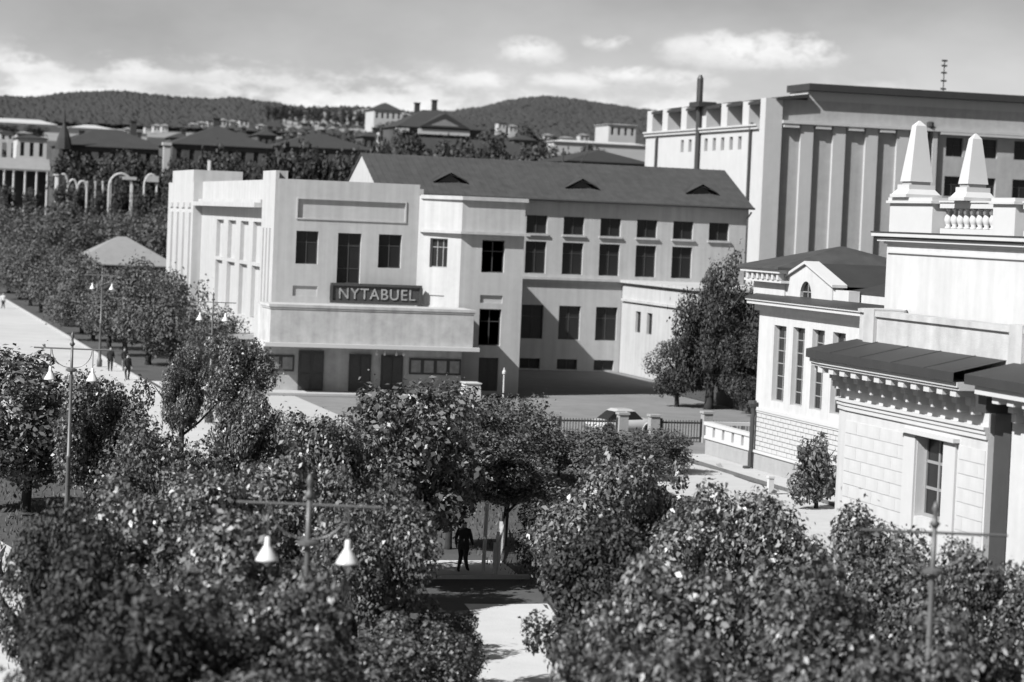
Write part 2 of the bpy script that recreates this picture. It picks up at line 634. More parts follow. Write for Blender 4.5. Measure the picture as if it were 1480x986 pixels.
# kerb stones round the plots
k = MB()
for i in range(22):
    k.box(20.15, 20.32, 86 + i * 1.4, 87.36 + i * 1.4, 0, .14)
tag(k.build('kerb', MT['kerb']), kind='structure')
k = MB()
for i in range(34):
    k.box(21.22, 21.42, 160 + i * 5.4, 165.36 + i * 5.4, 0, .15)
tag(k.build('kerb', MT['kerb']), kind='structure')
sheet('path', [(22, 163.5), (29.0, 163.5), (29.0, 172.2), (22, 172.2)], .006, MT['sand'])


# ------------------------------------------------------------------ cinema: entrance front, side front, corner block and long wing
def cinema():
    t = thing('cinema', (38, 168, 0), 'long pale stucco cinema with porch canopy, dark lettered sign and gabled rear wing', 'cinema')
    S = MT['stucco']
    w = MB()
    # entrance front, facing the street
    FX0, FX1, FY = 29.7, 39.55, 168.0
    fo = [(31.02 - FX0, 32.56 - FX0, 8.55, 10.8), (33.92 - FX0, 35.56 - FX0, 7.30, 10.76), (36.78 - FX0, 38.40 - FX0, 8.47, 10.78)]
    blind = [(31.05 - FX0, 38.56 - FX0, 11.70, 12.98, .10), (30.9 - FX0, 32.6 - FX0, 6.35, 7.05, .10)]
    a, n = wall_face(w, (FX0, FY), FRONT, FX1 - FX0, 0, 14.30, fo + blind, .28)
    w.add([(FX0 + b[0], FY + .10, b[2]) for b in blind[:0]], [])
    for b in blind:
        w.add([(FX0 + b[0], FY + .10, b[2]), (FX0 + b[1], FY + .10, b[2]), (FX0 + b[1], FY + .10, b[3]), (FX0 + b[0], FY + .10, b[3])], [(0, 1, 2, 3)])
    # core of the front part and its flat roof
    w.box(30.0, 39.9, 168.35, 203, 0, 14.0)
    w.box(29.72, 39.5, 168.30, 168.62, 14.0, 14.28)
    # raised edge of the blind panel
    mo = MB()
    x0, x1, z0, z1 = 31.05, 38.56, 11.70, 12.98
    for bx in ((x0 - .10, x1 + .10, z1, z1 + .10), (x0 - .10, x1 + .10, z0 - .10, z0), (x0 - .10, x0, z0, z1), (x1, x1 + .10, z0, z1)):
        mo.box(bx[0], bx[1], FY - .06, FY - .003, bx[2], bx[3])
    mo.build('panel_moulding', S, t)
    window(t, (FX0, FY), FRONT, *fo[0], depth=.28, cols=2, rows=[.66])
    window(t, (FX0, FY), FRONT, *fo[1], depth=.28, cols=2, rows=[.3, .75])
    window(t, (FX0, FY), FRONT, *fo[2], depth=.28, cols=2, rows=[.66])
    # chamfered corner block
    CX0, CY0, CX1, CY1 = 39.55, 168.0, 42.0, 165.5
    Lc = math.hypot(CX1 - CX0, CY1 - CY0)
    thc = math.atan2(CY1 - CY0, CX1 - CX0)
    co = [(1.00, 2.42, 8.66, 10.66), (.86, 2.30, 6.02, 6.74, .08)]
    wall_face(w, (CX0, CY0), thc, Lc, 0, 13.55, co, .22)
    ca, cn = Vector((math.cos(thc), math.sin(thc), 0)), Vector((math.sin(thc), -math.cos(thc), 0))
    w.add([tuple(Vector((CX0, CY0, z)) + ca * s - cn * .08) for s, z in ((.86, 6.02), (2.30, 6.02), (2.30, 6.74), (.86, 6.74))], [(0, 1, 2, 3)])
    window(t, (CX0, CY0), thc, *co[0], depth=.22, cols=3, rows=[.7], frame='frame')
    BX1, BY = 46.47, 165.5
    bo = [(43.50 - CX1, 45.12 - CX1, 8.46, 10.68), (43.50 - CX1, 45.06 - CX1, 3.44, 5.95), (43.50 - CX1, 45.09 - CX1, 6.36, 6.90, .12), (43.60 - CX1, 45.0 - CX1, .3, 2.6)]
    wall_face(w, (CX1, BY), FRONT, BX1 - CX1, 0, 13.55, bo, .25)
    w.add([(43.50, BY + .12, 6.36), (45.09, BY + .12, 6.36), (45.09, BY + .12, 6.90), (43.50, BY + .12, 6.90)], [(0, 1, 2, 3)])
    for b, rws in ((bo[0], [.66]), (bo[1], [.66])):
        window(t, (CX1, BY), FRONT, *b, depth=.25, cols=2, rows=rws)
    d = MB().box(43.62, 44.98, BY + .18, BY + .24, .3, 2.58)
    d.box(44.27, 44.33, BY + .15, BY + .18, .3, 2.58).box(43.7, 44.2, BY + .155, BY + .18, 1.3, 2.4).box(44.4, 44.9, BY + .155, BY + .18, 1.3, 2.4)
    d.build('door', MT['wood_dark'], t)
    # block body back to the wing, unseen rear step added to place its shadow
    w.prism([(39.95, 168.3), (42.25, 166.0), (42.25, 165.8), (46.44, 165.8), (46.44, 171), (48.2, 173), (48.2, 195.2), (39.9, 195.2)], 0, 13.5)
    w.box(46.3, 46.47, 165.51, 171, 0, 13.55)
    # cornice band and coping of the block
    cb = MB()
    for (zz0, zz1, pr) in ((11.05, 11.24, .34), (13.36, 13.62, .16)):
        e = pr
        cb.prism([(39.62, 167.86 - e * .9), (42.0 - e * .42, 165.44 - e), (46.47 + e, 165.44 - e), (46.47 + e, 166.6), (39.62, 168.5)][:5], zz0, zz1)
    cb.build('cornice', S, t)
    pf = MB().prism([(39.7, 168.2), (42.05, 165.9), (46.3, 165.9), (46.3, 171), (39.7, 171)], 13.56, 13.60)
    pf.build('flat_roof', MT['roof_dark'], t)
    # left side front: pylons, tall bays
    SX = 29.7
    bays = [(174.6, 178.1), (180.1, 183.7), (185.9, 189.6), (191.9, 195.4)]
    Y1 = 203.6
    so_ = []
    for (y0, y1) in bays:
        so_ += [(Y1 - y1, Y1 - y0, 8.35, 11.25, .32), (Y1 - y1, Y1 - y0, 4.35, 8.10, .32)]
    wall_face(w, (SX, Y1), LEFT, Y1 - 168.0, 0, 14.25, so_, .32)
    for (y0, y1) in bays:
        for (z0, z1) in ((8.35, 11.25), (4.35, 8.10)):
            window(t, (SX, Y1), LEFT, Y1 - y1, Y1 - y0, z0, z1, depth=.32, cols=3, rows=3, glass='glass_pale', frame='trim', fw_=.12)
    w.build('wall', S, t)
    # cornice over the bays and the recessed parapet above
    c2 = MB().box(28.9, 29.69, 173.2, 203.5, 12.28, 12.62)
    c2.box(29.35, 29.695, 173.2, 203.5, 12.62, 12.85)
    c2.build('side_cornice', S, t)
    # near pylon at the corner, far pylon
    p = MB()
    p.box(29.45, 29.70, 168.02, 173.1, 0, 14.85).box(29.70, 30.4, 168.62, 173.1, 13.9, 14.85)
    for i in range(3):
        y = 169.2 + i * 1.25
        p.box(29.33, 29.45, y, y + .7, 5.0, 10.9)
    p.build('pylon', S, t)
    q = MB()
    q.box(28.95, 34, 203.6, 219.0, 0, 14.2).box(28.95, 33, 203.9, 216.6, 14.2, 15.2)
    for i in range(4):
        y = 204.6 + i * 3.6
        q.box(28.78, 28.95, y, y + 2.2, 3.0, 11.7)
        q.box(28.82, 28.95, y + .3, y + 1.9, 12.1, 12.5)
    q.build('pylon', S, t)
    # side porch slab
    sp = MB().box(27.2, 29.69, 172.4, 196, 3.05, 3.40).box(27.5, 29.69, 173, 195.4, 0, 1.0)
    sp.build('side_porch', MT['stucco'], t)
    # street porch: solid storey over a recessed, shaded entrance wall
    po = MB().box(28.35, 42.15, 161.8, 168.0 - .003, 3.46, 5.80)
    po.box(28.40, 42.0, 164.1, 164.4, 0.16, 3.2)
    po.build('porch', MT['stucco_old'], t)
    ps = MB().box(28.22, 42.27, 161.72, 165.3, 5.80, 5.98)
    ps.box(28.28, 42.21, 161.76, 165.2, 5.68, 5.80)
    ps.build('porch_coping', MT['stucco_old'], t)
    pl = MB().box(28.0, 42.55, 161.45, 165.4, 3.20, 3.46)
    pl.build('porch_slab', MT['trim'], t)
    pf = MB().box(27.9, 42.3, 161.5, 164.1, 0, .16)
    pf.build('porch_step', MT['kerb'], t)
    dr = MB().box(30.75, 32.45, 163.96, 164.09, .17, 2.85)
    for x in (30.8, 31.65):
        dr.box(x + .08, x + .72, 163.92, 163.96, .3, 1.3).box(x + .08, x + .72, 163.92, 163.96, 1.45, 2.7)
    dr.build('door', MT['wood_dark'], t)
    for k_, x in enumerate((34.2, 36.4)):
        MB().box(x, x + 1.5, 163.96, 164.09, .17, 2.7).box(x + .1, x + .7, 163.92, 163.96, .4, 2.55).box(x + .8, x + 1.4, 163.92, 163.96, .4, 2.55).build('door', MT['wood_dark'], t)
    # framed poster boards
    for (x0, x1, cnt) in ((28.62, 30.45, 2), (38.35, 41.95, 4)):
        fr = MB().box(x0, x1, 163.99, 164.085, 1.42, 2.52)
        f = fr.build('poster_board', MT['frame_dark'], t)
        wdt = (x1 - x0) / cnt
        for i in range(cnt):
            MB().box(x0 + i * wdt + .12, x0 + (i + 1) * wdt - .12, 163.965, 163.985, 1.56, 2.38).build('poster', MT['poster'], f)
    # four white globes under the slab
    for x in (35.75, 36.3, 37.1, 37.6):
        g = MB().lathe([(.01, 2.72), (.07, 2.75), (.10, 2.83), (.07, 2.91), (.03, 2.94), (.03, 3.19)], x, 162.6, 10)
        g.build('lamp_globe', MT['lit'], t, smooth=True)
    # sign over the porch
    sg = MB().box(33.36, 39.75, 167.1, 167.32, 5.99, 7.32)
    sign = sg.build('sign', MT['sign'], t)
    fr = MB()
    for bx in ((33.36, 39.75, 7.18, 7.36), (33.36, 39.75, 5.985, 6.16), (33.30, 33.50, 6.16, 7.18), (39.6, 39.8, 6.16, 7.18)):
        fr.box(bx[0], bx[1], 167.0, 167.097, bx[2], bx[3])
    fr.build('sign_frame', MT['frame_dark'], sign)
    cu = bpy.data.curves.new('sign_text', 'FONT')
    cu.body = 'NYTABUEL'
    cu.size, cu.extrude, cu.offset = 1.06, .02, .004
    cu.space_character = 1.12
    tmp = bpy.data.objects.new('sign_text_source', cu)
    COL.objects.link(tmp)
    dg = bpy.context.evaluated_depsgraph_get()
    me = bpy.data.meshes.new_from_object(tmp.evaluated_get(dg))
    bpy.data.objects.remove(tmp)
    xs = [v.co.x for v in me.vertices]
    ys = [v.co.y for v in me.vertices]
    o0 = root_loc(t)
    kx, kz = 5.35 / (max(xs) - min(xs)), .74 / (max(ys) - min(ys))
    for v in me.vertices:
        v.co = ((v.co.x - min(xs)) * kx + 33.95 - o0.x, 167.07 + v.co.z - o0.y, (v.co.y - min(ys)) * kz + 6.29)
    me.materials.clear()
    me.materials.append(MT['letter'])
    lt = bpy.data.objects.new('lettering', me)
    COL.objects.link(lt)
    lt.parent = sign

    # long wing
    WX0, WX1, WY, WD = 42.6, 74.1, 195.3, 14.0
    g = MB()
    wins = []
    xs0 = 54.98 - WX0
    for i in range(6):
        x = WX0 + xs0 + i * 3.152
        wins.append((x - WX0, x - WX0 + 1.76, 11.15, 12.62))
        if i < 5:
            wins.append((x - WX0, x - WX0 + 1.76, 7.90, 10.50))
    for i in range(3):
        x = 54.88 + i * 3.17
        wins.append((x - WX0, x - WX0 + 1.84, 2.56, 5.32))
        wins.append((x - WX0, x - WX0 + 1.72, .10, .95))
    wall_face(g, (WX0, WY), FRONT, WX1 - WX0, 0, 13.9, wins, .25)
    for q_ in wins:
        tall = q_[3] - q_[2]
        window(t, (WX0, WY), FRONT, *q_, depth=.25, cols=2, rows=[.66] if tall > 1.6 else 1)
    g.box(WX0 + .01, WX1 - .01, WY + .45, WY + WD, 0, 13.9)
    # gable ends
    zr, ze = 17.0, 14.0
    for x0, x1 in ((WX0, WX0 + .3), (WX1 - .3, WX1)):
        prof = [(WY, 13.9), (WY + WD, 13.9), (WY + WD, ze), (WY + WD / 2, zr), (WY, ze)]
        n_ = len(prof)
        vs = [(x0, y, z) for y, z in prof] + [(x1, y, z) for y, z in prof]
        fs = [tuple(range(n_ - 1, -1, -1)), tuple(range(n_, 2 * n_))] + [(i, (i + 1) % n_, n_ + (i + 1) % n_, n_ + i) for i in range(n_)]
        g.add(vs, fs)
    g.build('wing_wall', S, t)
    # frieze, sills, string course
    st = MB().box(48.25, WX1 + .1, WY - .30, WY - .003, 7.42, 7.64).box(48.25, WX1 + .1, WY - .16, WY - .003, 7.12, 7.42)
    st.build('string_course', S, t)
    for i in range(6):
        x = 54.98 + i * 3.152
        MB().box(x - .12, x + 1.88, WY - .16, WY - .003, 10.98, 11.14).build('window_sill', S, t)
    # roof
    r_ = MB()
    e, zo = .46, .06
    sl_ = (zr - ze) / (WD / 2)
    y0, yr, y1 = WY - e, WY + WD / 2, WY + WD + e
    za, zb = ze - sl_ * e + zo, zr + zo
    for (ya, z_a, yb, z_b) in ((y0, za, yr, zb), (yr, zb, y1, za)):
        r_.add([(WX0 - .1, ya, z_a), (WX1 + .35, ya, z_a), (WX1 + .35, yb, z_b), (WX0 - .1, yb, z_b),
                (WX0 - .1, ya, z_a + .13), (WX1 + .35, ya, z_a + .13), (WX1 + .35, yb, z_b + .13), (WX0 - .1, yb, z_b + .13)],
               [(0, 3, 2, 1), (4, 5, 6, 7), (0, 1, 5, 4), (1, 2, 6, 5), (2, 3, 7, 6), (3, 0, 4, 7)])
    roof = r_.build('roof', MT['roof'], t)
    seam = MB()
    for i in range(52):
        x = WX0 + .3 + i * .61
        ln = math.hypot(yr - y0, zb - za)
        seam.add([(x, y0, za + .13), (x + .05, y0, za + .13), (x + .05, yr, zb + .13), (x, yr, zb + .13),
                  (x, y0, za + .17), (x + .05, y0, za + .17), (x + .05, yr, zb + .17), (x, yr, zb + .17)],
                 [(0, 3, 2, 1), (4, 5, 6, 7), (0, 1, 5, 4), (1, 2, 6, 5), (2, 3, 7, 6), (3, 0, 4, 7)])
    s_ = seam.build('roof_seams', MT['roof'], roof)
    s_['kind'] = 'stuff'
    gt = MB().tube([(48, y0 - .05, za + .05), (WX1 + .4, y0 - .05, za + .05)], .11, 6)
    gt.build('gutter', MT['metal'], t)
    # roof vents with dark louvred mouths
    for x in (48.9, 60.1, 70.6):
        yy, zz = WY + 1.9, ze + sl_ * 1.9 + .2
        dmb = MB()
        dmb.add([(x - 1.0, yy, zz), (x + 1.0, yy, zz), (x, yy, zz + .62), (x, yy + 1.6, zz + .72)], [(0, 1, 2), (1, 3, 2), (0, 2, 3)])
        dmb.add([(x - 1.5, yy - .3, zz - .02), (x, yy - .3, zz + .78), (x, yy + 2.0, zz + .86), (x - 1.5, yy + .5, zz + .25)], [(0, 1, 2, 3)])
        dmb.add([(x + 1.5, yy - .3, zz - .02), (x, yy - .3, zz + .78), (x, yy + 2.0, zz + .86), (x + 1.5, yy + .5, zz + .25)], [(3, 2, 1, 0)])
        dmb.build('roof_vent', MT['metal'], roof)
    # downpipe at the wing's right end
    dp = MB().tube([(WX1 + .1, WY - .55, 13.6), (WX1 - .1, WY - .2, 13.1), (WX1 - .1, WY - .2, 1.0)], .09, 6)
    dp.build('downpipe', MT['metal'], t)
    # low annex on the right, its left side in full sun
    ax = MB()
    ao = [(195.2 - 191.5, 195.2 - 190.2, 3.5, 5.2), (195.2 - 188.6, 195.2 - 187.3, 3.5, 5.2)]
    wall_face(ax, (63.4, 195.2), LEFT, 195.2 - 177.0, 0, 7.4, ao, .2)
    ax.box(63.75, 72, 177.05, 195.2, 0, 7.35).box(63.4, 72, 176.9, 177.05, 0, 7.4)
    ax.build('annex_wall', MT['stucco'], t)
    for q_ in ao:
        window(t, (63.4, 195.2), LEFT, *q_, depth=.2, cols=1, rows=[.7])
    ac = MB().box(63.1, 72.2, 176.6, 195.0, 7.4, 7.62).box(63.22, 63.397, 176.9, 195.0, 5.9, 6.1)
    ac.build('annex_cornice', S, t)
    return t


cinema()


# ------------------------------------------------------------------ tall hall behind
def tall_hall():
    t = thing('theatre_hall', (100, 240, 0), 'tall windowless pale hall with pilasters rising behind the cinema wing', 'hall')
    S = MT['stucco_hall']
    X0, X1, Y0, Y1 = 86.7, 128.0, 225.0, 261.0
    w = MB()
    w.box(X0 + .5, X1, Y0 + .82, Y1, 0, 22.3)
    # left side, with a row of small windows
    ops = []
    for i in range(8):
        y = 231.2 + i * 2.45
        ops.append((Y1 - y - .95, Y1 - y, 20.05, 21.35))
    wall_face(w, (X0, Y1), LEFT, Y1 - Y0 - 0.0, 0, 22.3, ops, .3)
    for o in ops:
        window(t, (X0, Y1), LEFT, *o, depth=.3, cols=1, rows=1)
    # front plane with windows right of the pilasters
    fo = []
    for i in range(4):
        x = 105.9 + i * 3.68
        for (z0, z1) in ((20.2, 22.05), (16.3, 18.25), (12.4, 14.3), (8.5, 10.4)):
            fo.append((x - X0, x + 1.85 - X0, z0, z1))
    fr_ = MB()
    wall_face(fr_, (X0, Y0 + .36), FRONT, X1 - X0, 0, 22.6, fo, .3)
    fr_.box(X0 + 1.9, X1, Y0 + .27, Y0 + .297, 22.87, 24.9)
    fr_.build('front_wall', MT['stucco_panel'], t)
    for o in fo:
        window(t, (X0, Y0 + .36), FRONT, *o, depth=.3, cols=2, rows=[.6])
    # attic over the front
    w.box(X0 + 1.7, X1, Y0 + .30, Y1 - .5, 22.3, 24.9)
    w.box(91.1, X1, Y0 + .28, Y0 + 5, 24.9, 25.8)
    w.build('wall', S, t)
    # corner pier and pilasters
    pil = MB().box(0, 1.3, -.34, -.002, 0, 22.5).mesh('pilaster', S)
    piece('corner_pier', MB().box(0, 1.75, 0, 1.4, 0, 24.9).mesh('corner_pier', S), t, (X0 - .02, Y0 - .05, 0))
    for x in (90.45, 93.8, 97.2, 100.5):
        piece('pilaster', pil, t, (x, Y0 + .36, 0))
    piece('pilaster', MB().box(0, .5, -.36, -.002, 0, 22.5).mesh('pilaster', S), t, (104.3, Y0 + .36, 0))
    # cornice over the bays
    c = MB().box(X0 + 1.75, X1, Y0 - .30, Y0 + .30, 22.55, 22.85)
    c.box(105, X1, Y0 - .28, Y0 + .30, 22.28, 22.55)
    c.build('cornice', S, t)
    for x in (88.6, 91.9, 95.3, 98.6, 102.0):
        MB().box(x, x + 1.6, Y0 - .22, Y0 + .35, 22.18, 22.548).build('head_block', MT['stucco_hall'], t)
    c = MB().box(X0 - .25, X0 - .003, Y0 + 1.4, Y1, 21.95, 22.25).box(X0 - .40, X0 - .003, Y0 + 1.4, Y1, 22.25, 22.42)
    c.build('side_cornice', S, t)
    # open gallery along the left edge: piers with dark gaps between
    pier = MB().box(0, 1.6, 0, 1.75, 22.42, 24.75).mesh('gallery_pier', S)
    for y in (229.6, 235.7, 241.8, 247.9, 254.0, 259.2):
        piece('gallery_pier', pier, t, (X0 + .05, y, 0))
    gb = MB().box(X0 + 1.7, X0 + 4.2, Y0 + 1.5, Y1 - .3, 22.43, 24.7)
    gb.build('gallery_back', MT['roof_dark'], t)  # shade of the gaps deepened by the dark colour of this back
    gr = MB()
    for y0, y1 in ((226.4, 229.5), (231.4, 235.6), (237.5, 241.7), (243.6, 247.8), (249.7, 253.9), (255.8, 259.1)):
        gr.hull([(X0 - .12, y0, 24.35), (X0 - .12, y1, 24.35), (X0 + 2.2, y1, 24.9), (X0 + 2.2, y0, 24.9)],
                [(X0 - .12, y0, 24.60), (X0 - .12, y1, 24.60), (X0 + 2.2, y1, 25.15), (X0 + 2.2, y0, 25.15)])
    gr.build('gallery_roof', MT['roof_dark'], t)
    # roofs
    r1 = MB().hull([(X0 + 1.0, Y0 - .35, 24.75), (91.0, Y0 - .35, 25.1), (91.0, Y0 + 4, 25.1), (X0 + 1.0, Y0 + 4, 24.75)], [(X0 + 1.0, Y0 - .35, 25.0), (91.0, Y0 - .35, 25.5), (91.0, Y0 + 4, 25.5), (X0 + 1.0, Y0 + 4, 25.0)])
    r1.build('roof', MT['roof_dark'], t)
    r2 = MB().box(90.9, X1 + .5, Y0 - .55, Y0 + 5.4, 25.82, 26.5)
    r2.build('roof', MT['roof_dark'], t)
    # pipes and flue on the left side
    for y, z1 in ((228.4, 22.0), (256.8, 21.5)):
        MB().tube([(X0 - .02, y, z1 + .6), (X0 - .18, y, z1), (X0 - .18, y, 0)], .16, 6).build('downpipe', MT['metal'], t)
    fl = MB().tube([(X0 - .3, 243.2, 2), (X0 - .3, 243.2, 24.9)], .27, 8)
    fl.tube([(X0 - .3, 243.2, 24.9), (X0 - .3, 243.2, 27.5)], .34, 10).tube([(X0 - .3, 243.2, 27.5), (X0 - .3, 243.2, 27.9)], [.34, .15], 10)
    fl.build('flue_pipe', MT['metal'], t)
    hd = MB().box(X0 - .9, X0 + 1.0, 241.6, 244.6, 24.6, 25.1)
    hd.build('flue_hood', MT['roof_dark'], t)
    dp = MB().tube([(103.9, Y0 - .1, 23.1), (103.9, Y0 + .2, 22.3), (103.9, Y0 + .2, 2)], .2, 6)
    dp.lathe([(.2, 22.75), (.38, 23.0), (.38, 23.4), (.1, 23.5)], 103.9, Y0 - .1, 8)
    dp.build('downpipe', MT['metal'], t)
    # rod aerial on the roof
    ae = MB().tube([(107.0, 229, 26.4), (107.0, 229, 29.9)], .06, 6)
    for z in (27.0, 27.8, 28.6, 29.3, 29.8):
        ae.tube([(106.72, 229, z), (107.28, 229, z)], .10, 6)
    ae.build('aerial', MT['metal'], t)


tall_hall()


# ------------------------------------------------------------------ white building on the right, street side
def stone_course(parent, x, y0, y1, z0, z1, rows, bl, material, gap=.025, proud=.05):
    """coursed blocks on a left-facing wall, one object each"""
    hgt = (z1 - z0) / rows
    cache = {}
    for r_ in range(rows):
        y = y1 - (0 if r_ % 2 == 0 else bl * .5)
        first = True
        ya = y1
        while ya > y0 + .05:
            yb = max(y0, (y if first and r_ % 2 else ya - bl)) if not (first and r_ % 2) else max(y0, y1 - bl * .5)
            first = False
            ln = round(ya - yb, 2)
            if ln > .06:
                if ln not in cache:
                    cache[ln] = MB().box(0, proud, 0, ln - gap, 0, hgt - gap).mesh('stone_block', material)
                jt = random.uniform(-.006, .006)
                piece('stone_block', cache[ln], parent, (x - proud + jt, yb, z0 + r_ * hgt + gap / 2))
            ya = yb


def palace():
    t = thing('palace', (52, 112, 0), 'white classical building with tall narrow windows, small gable and hipped dark roofs', 'palace')
    Wm, Tm = MT['white'], MT['trim']
    X, Y0, Y1 = 45.4, 75.0, 117.35
    w = MB()
    ops = [(Y1 - 115.25, Y1 - 113.65, 3.70, 7.45), (Y1 - 112.75, Y1 - 111.25, 3.70, 7.48), (Y1 - 110.3, Y1 - 108.8, 3.70, 7.50), (Y1 - 107.8, Y1 - 106.3, 3.70, 7.50)]
    wall_face(w, (X, Y1), LEFT, Y1 - Y0, 3.2, 8.35, ops, .24)
    for o in ops:
        window(t, (X, Y1), LEFT, *o, depth=.24, cols=2, rows=6, frame='frame', fw_=.06)
    w.box(X + .7, 62, Y0, Y1 - .004, 0, 9.3)
    w.box(X + .01, X + .7, Y0, Y1 - .004, 0, 3.2)
    w.box(X + .012, X + .7, Y1 - .3, Y1 - .002, 3.2, 8.35)
    # attic parapet, gable with arched window
    yc_ = 111.35
    w.box(X + .05, X + .6, 106.3, yc_ - 1.2, 8.80, 9.45).box(X + .05, X + .6, yc_ + 1.2, 117.3, 8.80, 9.45)
    w.build('wall', Wm, t)
    gb = MB()
    yc, zc = 111.35, 9.02
    arc = [(yc + .72 * math.cos(a), zc + .0 + .72 * math.sin(a)) for a in [math.pi * i / 10 for i in range(11)]]
    outer = [(108.1, 8.82), (108.1, 9.62), (111.35, 10.55), (114.6, 9.62), (114.6, 8.82)]
    xa, xb = X - .02, X + .55
    # gable face as strips round the arch
    pts = [(yc + .72, 8.82)] + arc + [(yc - .72, 8.82)]
    ring = [(108.1 + 6.5, 8.82), (114.6, 9.1), (114.6, 9.62), (113.7, 9.88), (112.9, 10.11), (112.1, 10.34), (111.35, 10.55), (110.6, 10.34), (109.8, 10.11), (109.0, 9.88), (108.1, 9.62), (108.1, 9.1), (108.1, 8.82)]
    for i in range(12):
        p0, p1, q1, q0 = pts[i], pts[i + 1], ring[i + 1], ring[i]
        gb.add([(xa, *p0), (xa, *q0), (xa, *q1), (xa, *p1)], [(0, 1, 2, 3)])
        gb.add([(xa, *p0), (xa, *p1), (xb, *p1), (xb, *p0)], [(0, 1, 2, 3)])
        gb.add([(xa, *q0), (xb, *q0), (xb, *q1), (xa, *q1)], [(0, 1, 2, 3)])
    gable = gb.build('gable', Wm, t)
    ap = MB()
    ap.add([(X + .15, yc + .7, 8.82)] + [(X + .15, y, z) for y, z in arc] + [(X + .15, yc - .7, 8.82)], [tuple(range(13))])
    ap.build('arched_window', MT['glass'], gable)
    ab = MB().box(X + .10, X + .14, yc - .03, yc + .03, 8.82, 9.7).box(X + .10, X + .14, yc - .65, yc + .65, 9.2, 9.25)
    ab.build('glazing_bars', MT['frame'], gable)
    sl2 = MB().box(X - .14, X + .1, yc - 1.0, yc + 1.0, 8.70, 8.815)
    sl2.build('arch_sill', Tm, gable)
    cp = MB()
    for s in (-1, 1):
        a0, a1 = (yc + s * 3.55, 9.56), (yc, 10.58)
        cp.hull([(X - .16, a0[0], a0[1]), (X + .6, a0[0], a0[1]), (X + .6, a1[0], a1[1]), (X - .16, a1[0], a1[1])],
                [(X - .16, a0[0], a0[1] + .13), (X + .6, a0[0], a0[1] + .13), (X + .6, a1[0], a1[1] + .13), (X - .16, a1[0], a1[1] + .13)])
    cp.build('gable_coping', Tm, t)
    # roof behind the gable, running back
    gr = MB().add([(X + .6, yc + 3.5, 9.6), (X + .6, yc, 10.62), (62, yc, 10.62), (62, yc + 3.5, 9.6), (X + .6, yc - 3.5, 9.6), (62, yc - 3.5, 9.6)], [(0, 3, 2, 1), (1, 2, 5, 4)])
    gr.build('roof', MT['roof_dark'], t)
    mr = MB().hip(X + .7, 62, Y0, Y1 - .1, 9.31, 10.9, 5.0)
    mr.build('roof', MT['roof_dark'], t)
    # main cornice
    c = MB().box(X - .62, X + .3, Y0, Y1 + .25, 8.42, 8.60).box(X - .70, X + .3, Y0, Y1 + .3, 8.60, 8.72)
    c.build('cornice', Tm, t)
    c = MB().add([(X - .78, Y0, 8.725), (X - .78, Y1 + .36, 8.725), (X + .05, Y1 + .36, 8.98), (X + .05, Y0, 8.98)], [(0, 3, 2, 1)])
    c.build('cornice_roof', MT['roof_dark'], t)
    fz = MB().box(X - .25, X - .003, Y0, Y1 + .1, 8.1, 8.42)
    fz.build('frieze', MT['white'], t)
    # corner turret with bracketed eaves and a low pyramid roof
    tw = MB().box(X - .1, X + 7.6, 113.9, 119.0 - .9, 8.82, 9.55)
    tw.build('turret_wall', Wm, t)
    cr = MB().box(X - .45, X + 8.0, 113.5, 118.6, 9.55, 9.68).box(X - .62, X + 8.1, 113.4, 118.75, 10.02, 10.2)
    cr.box(X - .2, X + 7.7, 113.8, 118.2, 9.68, 10.02)
    cr.build('turret_cornice', Tm, t)
    br = MB().box(-.32, 0, 0, .26, 9.70, 10.0).mesh('bracket', Tm)
    for i in range(7):
        piece('bracket', br, t, (X - .205, 113.75 + i * .68, 0))
    tr = MB().hip(X - .62, X + 8.1, 113.4, 118.75, 10.21, 11.45, 4.35, .12)
    tr.build('turret_roof', MT['roof'], t)
    # coursed stonework below the string
    st = MB().box(X - .14, X + .0, Y0, Y1 + .08, 3.08, 3.24).box(X - .10, X + .0, Y0, Y1 + .05, 2.98, 3.08)
    st.build('string_course', Tm, t)
    lg = MB().box(X - .20, X + .0, Y0, Y1 + .12, .96, 1.08)
    lg.build('plinth_ledge', Tm, t)
    pb = MB().box(X - .12, X + .0, Y0, Y1 + .1, 0, .96)
    pb.build('plinth', MT['plinth'], t)
    stone_course(t, X + .0, 99.0, Y1, 1.085, 2.975, 8, .66, MT['brick_paint'], .04, .055)
    # downpipe at the corner, with shoe
    dp = MB().tube([(X - .30, 117.0, 3.35), (X - .22, 117.0, 2.9), (X - .26, 117.0, 2.7), (X - .26, 117.0, 1.1), (X - .30, 117.0, .9), (X - .30, 117.0, .22), (X - .62, 117.0, .14)], .12, 8)
    dp.lathe([(.13, 3.2), (.24, 3.4), (.22, 3.55), (.05, 3.56)], X - .30, 117.0, 8)
    dp.build('downpipe', MT['metal'], t)
    # terrace with white pierced parapet beyond the corner
    tb = MB().box(X - .02, 52, Y1 + .1, 124.4, 0, .94)
    tb.build('terrace', MT['plinth'], t)
    rl = MB().box(X - .12, X + .22, Y1 + .1, 124.5, 1.66, 1.84).box(X - .10, X + .2, Y1 + .1, 124.45, .945, 1.1).box(X + .22, 52, 124.15, 124.45, 1.66, 1.84).box(X + .2, 52, 124.17, 124.43, .945, 1.1)
    rl.build('terrace_rail', Tm, t)
    pm = MB().box(-.05, .15, 0, 1.05, 1.10, 1.66).mesh('parapet_panel', Tm)
    for i in range(5):
        piece('parapet_panel', pm, t, (X, Y1 + .25 + i * 1.42, 0))
    pm2 = MB().box(0, .14, 0, .14, 1.10, 1.66).mesh('rail_post', Tm)
    for i in range(12):
        piece('rail_post', pm2, t, (X + .5 + i * .5, 124.24, 0))


palace()


